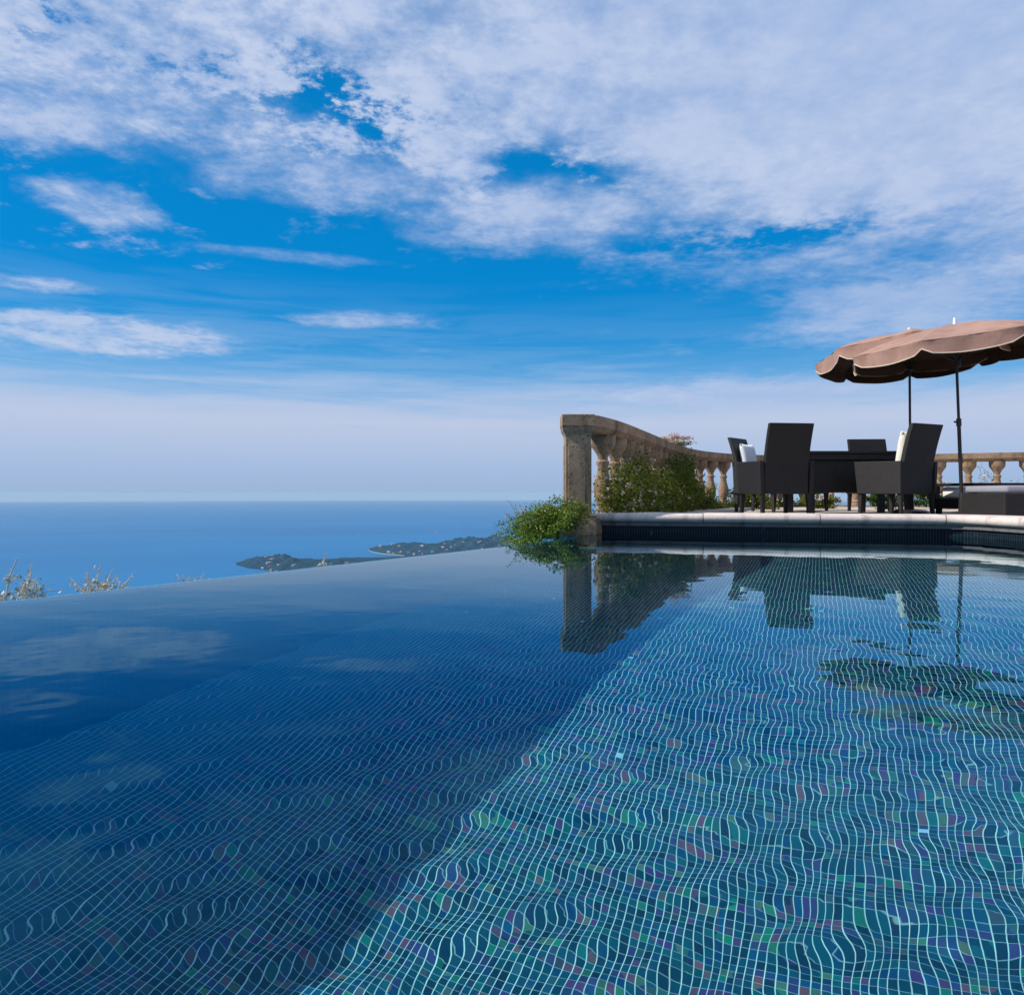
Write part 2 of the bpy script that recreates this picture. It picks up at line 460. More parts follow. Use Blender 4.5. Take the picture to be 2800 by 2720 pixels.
# more broken towards the left
brk = nt.ss(gx, -0.65, 0.30, 1.25, 0.50)
mass = nt.math('ADD', nt.math('MULTIPLY', side, 1.35), nt.math('MULTIPLY', rag, brk))
def hole(px, py, wx, wy, amp):
    a0 = math.atan((px-980)/1400); e0 = math.atan((943-py)/1400*math.cos(a0))
    dx = nt.math('MULTIPLY', nt.math('SUBTRACT', az, a0), 1400/wx)
    dy = nt.math('MULTIPLY', nt.math('SUBTRACT', el, e0), 1400/wy)
    r2 = nt.math('ADD', nt.math('MULTIPLY', dx, dx), nt.math('MULTIPLY', dy, dy))
    return nt.math('MULTIPLY', nt.math('EXPONENT', nt.math('MULTIPLY', r2, -1.0)), -amp)
tear = nt.ss(nt.math('ADD', nt.math('MULTIPLY', n1, 0.35), nt.math('MULTIPLY', n2, 0.65)), 0.40, 0.60, 1.25, -0.15)
for h_ in (hole(60, 100, 75, 60, 0.55), hole(430, 130, 260, 60, 0.22), hole(700, 210, 140, 50, 0.30), hole(1040, 350, 100, 45, 0.32), hole(1480, 450, 190, 24, 0.14), hole(420, 300, 260, 40, 0.25)):
    mass = nt.math('ADD', mass, nt.math('MULTIPLY', h_, tear))
mass = nt.math('ADD', mass, nt.math('MULTIPLY', nt.math('SUBTRACT', nt.noise(nt.vmath('ADD', pl, (2.2, 8.1, 0)), 14, 7, 0.65), 0.5), nt.ss(gx, -0.6, 0.4, 0.30, 0.08)))
m1 = nt.ss(mass, -0.07, nt.ss(gx, -0.4, 0.5, 0.16, 0.18))
def blob(px, py, wx, wy, amp, lo=0.42, hi=0.62):
    """soft bank of cloud at the bearing seen at (px,py) of a 1960-px picture"""
    a0 = math.atan((px-980)/1400); e0 = math.atan((943-py)/1400*math.cos(a0))
    dx = nt.math('MULTIPLY', nt.math('SUBTRACT', az, a0), 1400/wx)
    dy = nt.math('MULTIPLY', nt.math('SUBTRACT', el, e0), 1400/wy)
    r2 = nt.math('ADD', nt.math('MULTIPLY', dx, dx), nt.math('MULTIPLY', dy, dy))
    gsn = nt.math('EXPONENT', nt.math('MULTIPLY', r2, -1.0))
    v = nt.math('ADD', nt.math('MULTIPLY', gsn, 0.85), nt.math('MULTIPLY', rag, 1.7))
    return nt.math('MULTIPLY', nt.ss(v, lo, hi), amp)
masks = [blob(200, 640, 230, 42, 0.85, 0.25, 0.7), blob(180, 385, 125, 40, 0.8, 0.3, 0.75), blob(690, 612, 190, 20, 0.7, 0.3, 0.8),
         blob(40, 540, 130, 14, 0.8, 0.3, 0.8), blob(560, 490, 200, 14, 0.4, 0.35, 0.9), blob(820, 455, 60, 16, 0.4, 0.3, 0.9), blob(620, 340, 400, 60, 0.8, 0.25, 0.85), blob(150, 190, 420, 85, 0.95, 0.15, 0.7), blob(1050, 410, 330, 70, 0.85, 0.2, 0.85), blob(1750, 585, 300, 60, 0.75, 0.2, 0.8),
         blob(1380, 750, 330, 34, 0.75, 0.2, 0.9)]
cl = m1
for k in masks: cl = nt.math('MAXIMUM', cl, k)
# thin streaks and the pale haze bank above the sea
st = nt.noise(nt.comb(nt.math('MULTIPLY', az, 2.2), nt.math('MULTIPLY', el, 26.0), 1.0), 1.6, 7, 0.6, 0.4)
lowband = nt.ss(nt.math('ADD', el, nt.math('MULTIPLY', nt.math('SUBTRACT', st, 0.5), 0.15)), 0.09, 0.19, 0.85, 0.0)
leftlow = nt.math('MULTIPLY', nt.ss(el, 0.12, 0.30, 1.0, 0.0), nt.ss(az, -0.75, 0.25, 0.55, 0.15))
lowband = nt.math('MAXIMUM', lowband, nt.math('MULTIPLY', nt.ss(st, 0.42, 0.62), leftlow))
hcol = nt.ramp(nt.lin(el, 0.0, 0.22), [(0.0, (0.34, 0.46, 0.68)), (0.14, (0.39, 0.50, 0.74)), (0.42, (0.56, 0.61, 0.78)), (0.7, (0.43, 0.56, 0.80)), (1.0, (0.38, 0.56, 0.82))])
hcol = nt.vmath('SCALE', hcol, scale=K)
base = nt.mix(lowband, base, hcol)
n2b = nt.noise(nt.vmath('ADD', pl, (7.7-0.035, 4.2+0.01, 0.5)), 5.5, 8, 0.62, 0.3)
relief = nt.math('MULTIPLY', nt.math('SUBTRACT', n2, n2b), nt.ss(gx, -0.5, 0.3, 0.9, 0.15))
shade = nt.ss(nt.math('ADD', nt.math('ADD', nt.math('MULTIPLY', n3, 0.65), nt.math('MULTIPLY', n2, 0.35)), relief), 0.30, 0.68)
ccol = nt.mix(shade, (0.36, 0.49, 0.77, 1), (0.54, 0.63, 0.83, 1))
ccol = nt.vmath('SCALE', ccol, scale=K)
dens = nt.math('MULTIPLY', cl, nt.lin(n2, 0.36, 0.58, nt.ss(gx, -0.3, 0.4, 0.40, 0.92), 1.0), clamp=True)
fin = nt.mix(dens, base, ccol)
nt.put(bg.inputs[0], fin); bg.inputs[1].default_value = 1.0/K

# ------------------------------------------------------------------ POOL
def poly_uv_wall(name, pts, z0, z1, mat, parent=None):
    """vertical sheet along pts (x,y) between z0 and z1; uv in metres"""
    V, F, U = [], [], []
    d = 0
    for i, p in enumerate(pts):
        if i: d += math.hypot(p[0]-pts[i-1][0], p[1]-pts[i-1][1])
        V += [(p[0], p[1], z0), (p[0], p[1], z1)]; U += [(d, z0), (d, z1)]
    for i in range(len(pts)-1):
        a = 2*i
        F.append((a, a+2, a+3, a+1))
    return np_mesh(name, V, F, mat, parent, False, U)

ta = math.atan(0.42)          # mosaic courses run along this bearing
ys = np.linspace(-1.6, 6.9, 60)
V, F, U = [], [], []
for y in ys:
    for x in (-6.5, 5.0):
        V.append((x, y, -POOL_D))
        U.append((x*math.cos(ta) - y*math.sin(ta), x*math.sin(ta) + y*math.cos(ta)))
F = [(2*i, 2*i+1, 2*i+3, 2*i+2) for i in range(len(ys)-1)]
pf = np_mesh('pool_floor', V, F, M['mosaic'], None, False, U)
tag(pf, 'blue mosaic floor of the pool seen through the water', None, None, 'structure')

# water sheet with real ripples
def ripple(X, Y):
    r = np.random.RandomState(5)
    Z = np.zeros_like(X)
    near = np.clip((2.7 - Y)/1.9, 0, 1); near = near*near*(3-2*near)
    right = np.clip((X - 0.35*Y + 0.9)/1.8, 0, 1); right = right*right*(3-2*right)
    calm = 0.0010 + 0.0095*near*(0.5+0.5*right) + 0.0016*right*np.clip((4.6-Y)/2.0, 0, 1)
    vn = np.clip((1.05 - Y)/0.5, 0, 1)
    # wind patches
    for lam_lo, lam_hi, n, w in ((0.05, 0.10, 18, 'a'), (0.11, 0.24, 16, 0.80), (0.25, 0.7, 10, 0.35)):
        for _ in range(n):
            lam = lam_lo*(lam_hi/lam_lo)**r.rand()
            k = 2*PI/lam
            th = r.normal(1.35, 0.75)
            ph = r.rand()*2*PI
            px = X + 0.03*np.sin(2.1*Y + 1.3*X + ph)
            py = Y + 0.03*np.sin(1.7*X - 1.1*Y + 2*ph)
            gate = 0.5 + 0.5*np.sin(1.3*X*math.cos(ph*3) + 1.9*Y*math.sin(ph*3) + ph*5)
            if w == 'a': Z += (0.45 + 0.9*vn)/k/math.sqrt(n)*(0.35+0.65*gate)*np.sin(k*(px*math.cos(th*1.4) + py*math.sin(th*1.4)) + ph); continue
            Z += w/k/math.sqrt(n)*gate*np.sin(k*(px*math.cos(th) + py*math.sin(th)) + ph)
    return Z*calm*2.2

yy = np.concatenate([np.linspace(-1.6, 0.2, 50, endpoint=False), np.linspace(0.2, 3.2, 300, endpoint=False), np.linspace(3.2, 6.9, 260)])
nx = 640
s = np.linspace(0, 1, nx)
XL = np.array([edge_x(y) for y in yy])
X = XL[:, None] + (4.2 - XL[:, None])*s[None, :]
Y = np.repeat(yy[:, None], nx, 1)
Z = ripple(X, Y)
V = np.stack([X, Y, Z], -1).reshape(-1, 3)
# thin film running over the lip of the overflow wall
idx = np.arange(len(yy)*nx).reshape(len(yy), nx)
F = np.stack([idx[:-1, :-1], idx[:-1, 1:], idx[1:, 1:], idx[1:, :-1]], -1).reshape(-1, 4)
water = np_mesh('pool_water', V, F, M['water'], None, True)
tag(water, 'still rippled water of the infinity pool', None, None, 'structure')
if MNEE:
    water.cycles.is_caustics_caster = True
    pf.cycles.is_caustics_receiver = True

# overflow wall
ow = empty('overflow_wall', (edge_x(2), 2, 0))
def loc_pts(pts, o): return [(p[0]-o[0], p[1]-o[1]) for p in pts]
eys = list(np.linspace(-1.6, 6.35, 50))
def offs(y, d):
    e = 1e-3; t = Vector((edge_x(y+e)-edge_x(y-e), 2*e)).normalized()
    n = Vector((t.y, -t.x))    # towards the pool
    return (edge_x(y)+n.x*d, y+n.y*d)
V, F, U = [], [], []
prof = [(0.0, -1.0), (0.0, -0.006), (0.11, -0.006), (0.11, -POOL_D-0.05)]
prof_d = [0, 0.994, 1.104, 2.4]
for y in eys:
    for (d, z), dd in zip(prof, prof_d):
        p = offs(y, d + (0.004 if d == 0 else 0)); V.append((p[0]-ow.location.x, p[1]-ow.location.y, z)); U.append((-20-y*1.2, dd))
for i in range(len(eys)-1):
    for j in range(3):
        a = i*4+j; F.append((a, a+1, a+5, a+4))
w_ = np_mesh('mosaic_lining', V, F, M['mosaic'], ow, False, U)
tag(ow, 'long low mosaic overflow wall along the vanishing edge of the pool', 'pool wall')
# catch wall below, outside
mb = MB()
for i in range(0, len(eys)-1):
    a, b_ = offs(eys[i], -0.32), offs(eys[i+1], -0.32)
    c, d = offs(eys[i+1], -0.5), offs(eys[i], -0.5)
    o = ow.location
    mb.add([(a[0]-o.x, a[1]-o.y, -3), (b_[0]-o.x, b_[1]-o.y, -3), (c[0]-o.x, c[1]-o.y, -3), (d[0]-o.x, d[1]-o.y, -3),
            (a[0]-o.x, a[1]-o.y, -.75), (b_[0]-o.x, b_[1]-o.y, -.75), (c[0]-o.x, c[1]-o.y, -.75), (d[0]-o.x, d[1]-o.y, -.75)],
           [(4, 7, 6, 5), (0, 1, 5, 4), (2, 3, 7, 6)])
mb.build('gutter_wall', M['stone'], ow)

# pool side wall + coping along the terrace
COP = [(0.735, 6.57), (1.7, 6.35), (2.7, 6.12), (3.50, 5.92), (3.60, 5.86), (3.66, 5.75), (3.70, 5.30), (3.76, 4.0), (3.9, -1.6)]
pw = empty('poolside_wall', (COP[0][0], COP[0][1], 0))
ox, oy = COP[0]
inward = []
def off_poly(pts, d):
    out = []
    for i, p in enumerate(pts):
        a = Vector(pts[max(i-1, 0)]); b_ = Vector(pts[min(i+1, len(pts)-1)])
        t = (b_-a).normalized(); n = Vector((-t.y, t.x))   # away from water (left of travel)
        out.append((p[0]+n.x*d, p[1]+n.y*d))
    return out
def dense(pts, step=0.25):
    out = []
    for i in range(len(pts)-1):
        n = max(1, int(math.hypot(pts[i+1][0]-pts[i][0], pts[i+1][1]-pts[i][1])/step))
        for k in range(n):
            t = k/n; out.append((pts[i][0]*(1-t)+pts[i+1][0]*t, pts[i][1]*(1-t)+pts[i+1][1]*t))
    out.append(pts[-1]); return out
def sweep(name, pts, prof, mat, parent, o, smooth=False, uv=False, auto=40):
    """prof: list of (offset, z)"""
    V, F, U = [], [], []
    lines = [off_poly(pts, d) for d, z in prof]
    n = len(prof); d = 0
    pd = [0]
    for j in range(1, n): pd.append(pd[-1]+math.hypot(prof[j][0]-prof[j-1][0], prof[j][1]-prof[j-1][1]))
    for i in range(len(pts)):
        if i: d += math.hypot(pts[i][0]-pts[i-1][0], pts[i][1]-pts[i-1][1])
        for j in range(n):
            V.append((lines[j][i][0]-o[0], lines[j][i][1]-o[1], prof[j][1])); U.append((d, pd[j]))
    for i in range(len(pts)-1):
        for j in range(n-1):
            a = i*n+j; F.append((a, a+n, a+n+1, a+1))
    ob = np_mesh(name, V, F, mat, parent, smooth, U)
    if smooth: ob.data.set_sharp_from_angle(angle=math.radians(auto))
    return ob
cd = dense(COP)
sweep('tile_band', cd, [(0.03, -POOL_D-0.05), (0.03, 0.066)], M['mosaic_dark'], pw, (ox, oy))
sweep('grey_course', cd, [(0.029, 0.066), (0.012, 0.067), (0.012, 0.100), (0.04, 0.1005)], M['grey_band'], pw, (ox, oy))  # darker grey course set back under the coping
bull = [(0.035, 0.101)] + [(0.0 + 0.038*(1-math.cos(t)), 0.139 - 0.038*math.cos(t) if False else 0.1395 + 0.0375*math.sin(t - PI/2 + 0)) for t in []]
bull = [(0.04, 0.101), (0.012, 0.101)]
for k in range(9):
    t = -PI/2 + PI*k/8
    bull.append((0.0 + 0.037*(1-math.cos(t)) - 0.025, 0.1395 + 0.0375*math.sin(t)))
bull += [(0.34, 0.178), (0.34, 0.09)]
sweep('coping', cd, bull, M['coping'], pw, (ox, oy), smooth=True, auto=50)
tag(pw, 'pale rounded stone coping over dark mosaic along the terrace side of the pool', 'pool edge')

# pool end wall behind the camera
mb = MB(); mb.box((-0.5, -1.75, -0.6), (11, 0.3, 1.5))
o = mb.build('pool_end_wall', M['mosaic_dark']); tag(o, 'mosaic end wall of the pool behind the viewer', 'pool wall')
o.data.uv_layers.new(name='UVMap')

# ------------------------------------------------------------------ balustrade path
BAL = [(0.66, 6.36), (0.83, 6.62), (1.10, 7.19), (1.61, 8.5), (2.34, 10.4), (3.14, 12.0), (4.12, 13.05), (5.3, 13.45), (6.5, 13.2), (7.5, 12.85), (8.1, 12.55), (8.75, 12.3), (10.2, 11.7), (11.8, 10.6)]
def catmull(pts, n=10):
    out = []
    P_ = [pts[0]] + list(pts) + [pts[-1]]
    for i in range(1, len(P_)-2):
        for k in range(n):
            t = k/n
            q = [0.5*((2*P_[i][a]) + (-P_[i-1][a]+P_[i+1][a])*t + (2*P_[i-1][a]-5*P_[i][a]+4*P_[i+1][a]-P_[i+2][a])*t*t + (-P_[i-1][a]+3*P_[i][a]-3*P_[i+1][a]+P_[i+2][a])*t**3) for a in (0, 1)]
            out.append(tuple(q))
    out.append(tuple(pts[-1])); return out
bp = catmull(BAL, 8)
# arc-length samples
acc = [0]
for i in range(1, len(bp)): acc.append(acc[-1]+math.hypot(bp[i][0]-bp[i-1][0], bp[i][1]-bp[i-1][1]))
def at_len(d):
    for i in range(1, len(bp)):
        if acc[i] >= d:
            t = (d-acc[i-1])/(acc[i]-acc[i-1]); a, b_ = Vector(bp[i-1]), Vector(bp[i])
            p = a.lerp(b_, t); return p, (b_-a).normalized()
    return Vector(bp[-1]), (Vector(bp[-1])-Vector(bp[-2])).normalized()

# ------------------------------------------------------------------ terrace
tp = [off_poly(cd, 0.3)[i] for i in range(len(cd))]
outer = off_poly(bp, 0.35)
ring = tp + [(12.5, -1.6), (12.5, 10.5)] + outer[::-1]
bm = bmesh.new()
top = [bm.verts.new((x, y, TERR_Z)) for x, y in ring]
f = bm.faces.new(top)
bmesh.ops.recalc_face_normals(bm, faces=[f])
if f.normal.z < 0: f.normal_flip()
r = bmesh.ops.extrude_face_region(bm, geom=[f])
for v in r['geom']:
    if isinstance(v, bmesh.types.BMVert): v.co.z = -3.0
me = bpy.data.meshes.new('terrace'); bm.to_mesh(me); bm.free(); me.materials.append(M['terrace'])
o = bpy.data.objects.new('terrace', me); COL.objects.link(o); tag(o, 'pale stone terrace behind the pool', None, None, 'structure')

# ------------------------------------------------------------------ balustrade
bal = empty('stone_balustrade', (0.6, 6.5, 0.0))
BO = (0.6, 6.5)
tag(bal, 'curved weathered stone balustrade running from the pool corner round the terrace', 'balustrade')
# handrail: path line is its inner top edge
hr = [(0.012, 1.043), (-0.25, 1.043), (-0.262, 1.03), (-0.262, 0.95), (-0.235, 0.90), (-0.03, 0.90), (0.0, 0.935), (0.012, 0.95), (0.012, 1.043)]
railp = [p for p in bp]
# left of travel is outside? compute with sign so that the rail lies outside the terrace
def sweep_closed(name, pts, prof, mat, parent, o):
    V, F = [], []
    lines = [off_poly(pts, d) for d, z in prof]; n = len(prof)
    for i in range(len(pts)):
        for j in range(n):
            V.append((lines[j][i][0]-o[0], lines[j][i][1]-o[1], prof[j][1]))
    for i in range(len(pts)-1):
        for j in range(n-1):
            a = i*n+j; F.append((a, a+1, a+n+1, a+n))
    return np_mesh(name, V, F, mat, parent, False)
# left normal of the path points outwards (away from the terrace) at the start
sw = [(-d, z) for d, z in hr]
def slab(name, ia, ib, ext=0.0):
    pts = railp[ia:ib+1]
    return sweep_closed(name, pts, sw, M['stone'], bal, BO)
cuts = [2, 15, 27, 40, 52, 64, 76, 88, len(railp)-1]
cuts = [c for c in cuts if c < len(railp)]
for a, b_ in zip(cuts[:-1], cuts[1:]):
    pts = railp[a:b_+1]
    # 8 mm joint gap between rail stones
    v = Vector(pts[-1])-Vector(pts[-2]); pts = pts[:-1] + [tuple(Vector(pts[-1]) - v.normalized()*0.008)]
    rr = sweep_closed('handrail', pts, [(d, z + rnd.uniform(-.003, .003) if False else z) for d, z in sw], M['stone'], bal, BO)
sweep_closed('plinth', railp[3:], [(-0.0, -0.05), (-0.0, 0.13), (0.22, 0.13), (0.22, -2.0)], M['stone'], bal, BO)
prof = [(0.13, .088), (0.17, .088), (0.175, .06), (0.205, .072), (0.23, .052), (0.27, .060), (0.33, .082), (0.40, .088), (0.47, .078), (0.54, .058), (0.60, .048), (0.63, .062), (0.655, .062), (0.67, .047),
        (0.70, .05), (0.74, .07), (0.78, .098), (0.81, .118), (0.84, .122), (0.90, .122)]
mb = MB(); mb.lathe(prof, 20)
b0 = mb.build('baluster', M['stone'], bal, True, 35)
Ltot = acc[-1]; k = 0; dpos = 0.62; first = True
while dpos < Ltot-0.2:
    p, t = at_len(dpos); nrm = Vector((-t.y, t.x))
    q = p + nrm*0.12
    ob = b0 if first else b0.copy()
    if not first: COL.objects.link(ob); ob.parent = bal
    first = False
    ob.location = (q.x-BO[0], q.y-BO[1], 0.0); ob.rotation_euler = (0, 0, rnd.random()*6)
    dpos += 0.44
# end pillar
mb = MB()
cxp, cyp = 0.578, 6.50
mb.box((cxp-BO[0], cyp-BO[1], 0.45), (0.225, 0.225, 0.90), None, 0.008)
pil = mb.build('pillar', M['stone'], bal)
mb = MB()
# raised panels on the faces
for a in range(4):
    R_ = Matrix.Rotation(a*PI/2, 3, 'Z')
    c = R_ @ Vector((-0.012, -0.1155, 0.47)); mb.box((cxp-BO[0]+c.x, cyp-BO[1]+c.y, c.z), (0.150, 0.008, 0.62), R_, 0.003)
mb.build('pillar_panel', M['stone'], pil)
mb = MB()
x0, y0 = cxp-BO[0], cyp-BO[1]
mb.box((x0, y0, 0.991), (0.285, 0.285, 0.105), None, 0.006)
hs = [(0.113, 0.855), (0.118, 0.875), (0.134, 0.905), (0.139, 0.938)]
for (h0, z0), (h1, z1) in zip(hs[:-1], hs[1:]):
    mb.hexa([(x0-h0, y0-h0, z0), (x0+h0, y0-h0, z0), (x0+h0, y0+h0, z0), (x0-h0, y0+h0, z0), (x0-h1, y0-h1, z1), (x0+h1, y0-h1, z1), (x0+h1, y0+h1, z1), (x0-h1, y0+h1, z1)])
mb.build('pillar_cap', M['stone'], pil)
mb = MB()
t = bmesh.new(); bmesh.ops.create_cube(t, size=1.0); bmesh.ops.subdivide_edges(t, edges=t.edges[:], cuts=7, use_grid_fill=True)
for v in t.verts:
    v.co = Vector((v.co.x*0.315, v.co.y*0.28, v.co.z*0.21))
    v.co += Vector((rnd.uniform(-1, 1), rnd.uniform(-1, 1), rnd.uniform(-1, 1)))*0.006
mb.merge(t, Matrix.Translation((x0-0.005, y0-0.02, 0.065)))
mb.build('pillar_base', M['stone'], pil, True, 40)
mb = MB(); mb.box((x0-0.005, y0-0.01, -0.6), (0.25, 0.24, 1.25)); mb.build('pillar_foundation', M['mosaic_dark'], pil).data.uv_layers.new(name='UVMap')

# ------------------------------------------------------------------ furniture
def chair_meshes():
    """wicker dining armchair, origin on the floor under its middle, faces +Y"""
    P_ = {}
    w, d = 0.62, 0.58
    b1 = MB()   # skirted seat box
    b1.box((0, 0.01, 0.34), (w-0.09, d-0.03, 0.185), None, 0.012)
    b1.box((0, 0.035, 0.465), (w-0.13, d-0.11, 0.075), None, 0.025, 3)
    P_['seat'] = b1
    arms = []
    for s_ in (-1, 1):
        a = MB()
        x = s_*(w/2-0.022)
        a.hexa([(x-0.024, -d/2+0.01, 0.245), (x+0.024, -d/2+0.01, 0.245), (x+0.024, d/2-0.02, 0.245), (x-0.024, d/2-0.02, 0.245),
                (x-0.026+s_*0.01, -d/2, 0.610), (x+0.026+s_*0.01, -d/2, 0.610), (x+0.026+s_*0.01, d/2+0.015, 0.62), (x-0.026+s_*0.01, d/2+0.015, 0.62)], 0.008)
        arms.append(a)
    P_['armrest'] = arms
    bk = MB()
    # back slab, curved backwards
    n = 9; zs = [0.245 + (1.02-0.245)*i/n for i in range(n+1)]
    def off(z):
        t = max(0, (z-0.45)/0.57); return -d/2 + 0.02 - 0.13*t**1.5
    vs, fs = [], []
    for i, z in enumerate(zs):
        hw = w/2-0.05 + (0.0 if z < 0.5 else -0.005*(z-0.5))
        if z < 0.61: hw = w/2-0.05
        else: hw = w/2-0.052
        th = 0.055
        for (sx, sy) in ((-1, 0), (1, 0), (1, 1), (-1, 1)):
            vs.append((sx*hw, off(z) + sy*th, z))
    for i in range(n):
        a = i*4
        for j in range(4):
            fs.append((a+j, a+(j+1) % 4, a+4+(j+1) % 4, a+4+j))
    fs.append((3, 2, 1, 0)); e = n*4; fs.append((e, e+1, e+2, e+3))
    bk.add(vs, fs)
    P_['backrest'] = bk
    legs = []
    for sx in (-1, 1):
        for sy in (-1, 1):
            l = MB(); x = sx*(w/2-0.04); y = sy*(d/2-0.045)
            l.hexa([(x-0.018+sx*0.004, y-0.018+sy*0.012, 0), (x+0.018+sx*0.004, y-0.018+sy*0.012, 0), (x+0.018+sx*0.004, y+0.018+sy*0.012, 0), (x-0.018+sx*0.004, y+0.018+sy*0.012, 0),
                    (x-0.026, y-0.026, 0.26), (x+0.026, y-0.026, 0.26), (x+0.026, y+0.026, 0.26), (x-0.026, y+0.026, 0.26)], 0.004)
            legs.append(l)
    P_['leg'] = legs
    return P_
ch0 = empty('wicker_armchair', (0, 0, 0))
pm = chair_meshes()
pm['seat'].build('seat', M['wicker'], ch0)
for a in pm['armrest']: a.build('armrest', M['wicker'], ch0)
bk = pm['backrest'].build('backrest', M['wicker'], ch0, False)
bv = bk.modifiers.new('bevel', 'BEVEL'); bv.width = 0.010; bv.segments = 2; bv.limit_method = 'ANGLE'; bv.angle_limit = math.radians(50)
for l in pm['leg']: l.build('leg', M['wicker'], ch0)
G_CH = 'dark wicker armchairs around the terrace table'
chairs = [
    ((3.00, 8.36), (-0.14, 1.0), 'dark wicker armchair with its tall back to the pool, left front of the table', 'A'),
    ((4.42, 8.42), (-0.50, 1.0), 'black backed wicker armchair holding a cream cushion, beside the rear parasol pole', 'E'),
    ((3.43, 10.0), (0.75, -0.66), 'dark wicker armchair with a white cushion at the left end of the table', 'B'),
    ((5.00, 10.02), (-0.08, -1.0), 'dark wicker armchair facing the pool, its back showing alone above the table', 'D'),
    ((4.17, 10.6), (0.03, -1.0), 'dark wicker armchair on the far side, nearly hidden by the left front chair', 'F')]
chair_objs = {}
for i, ((x, y), f, lab, key) in enumerate(chairs):
    o = ch0 if i == 0 else copy_tree(ch0)
    o.location = (x, y, TERR_Z)
    o.rotation_euler = (0, 0, math.atan2(f[1], f[0]) - PI/2)
    tag(o, lab, 'armchair', G_CH); chair_objs[key] = o

def pillow(name, mat, size, loc, rot, label, group=None):
    t = bmesh.new()
    n = 10
    sx, sy, th = size
    grid = {}
    for side in (1, -1):
        for i in range(n+1):
            for j in range(n+1):
                u, v = i/n*2-1, j/n*2-1
                if side == -1 and (i in (0, n) or j in (0, n)): grid[(side, i, j)] = grid[(1, i, j)]; continue
                h = (1-u**4)*(1-v**4)
                pin = 1 - 0.07*(1-abs(u)**2)*(abs(v)**3) ; pin2 = 1 - 0.07*(1-abs(v)**2)*(abs(u)**3)
                grid[(side, i, j)] = t.verts.new((u*sx/2*pin2, side*th/2*h**0.6 if h > 0 else 0, v*sy/2*pin))
    for side in (1, -1):
        for i in range(n):
            for j in range(n):
                q = [grid[(side, i, j)], grid[(side, i+1, j)], grid[(side, i+1, j+1)], grid[(side, i, j+1)]]
                t.faces.new(q if side == -1 else q[::-1])
    mb = MB(); mb.merge(t)
    o = mb.build(name, mat, None, True)
    o.location = loc; o.rotation_euler = rot
    tag(o, label, 'cushion', group)
    return o
def on_chair(key, mat, label, sz=(0.46, 0.48, 0.14), y=-0.15, z=0.66, tilt=0.16, x=0.0):
    c = chair_objs[key]
    Mx = Matrix.Translation(c.location) @ Matrix.Rotation(c.rotation_euler.z, 4, 'Z')
    p = Mx @ Vector((x, y, z))
    return pillow('cushion', mat, sz, p, (tilt, 0, c.rotation_euler.z), label)
on_chair('E', M['cream'], 'cream back cushion in the black backed chair by the parasol pole', sz=(0.47, 0.50, 0.15), y=-0.19, z=0.70)
on_chair('B', M['white'], 'white cushion in the armchair at the left end of the table', sz=(0.42, 0.42, 0.12), y=-0.20, z=0.73)

# table
tb = empty('terrace_table', (4.25, 9.275, TERR_Z))
mb = MB(); mb.box((0, 0, 0.748), (1.36, 0.85, 0.035), None, 0.006); mb.build('tabletop', M['table'], tb)
mb = MB(); mb.box((0, 0, 0.695), (1.30, 0.79, 0.07), None, 0.004); mb.build('apron', M['table'], tb)
for sx in (-1, 1):
    for sy in (-1, 1):
        mb = MB(); mb.box((sx*0.60, sy*0.34, 0.33), (0.075, 0.075, 0.66), None, 0.005); mb.build('leg', M['table'], tb)
mb = MB(); mb.box((0, 0, 0.46), (1.16, 0.66, 0.40), None, 0.01); mb.build('skirt', M['table'], tb)
tag(tb, 'dark rectangular table ringed by wicker armchairs on the terrace', 'table')

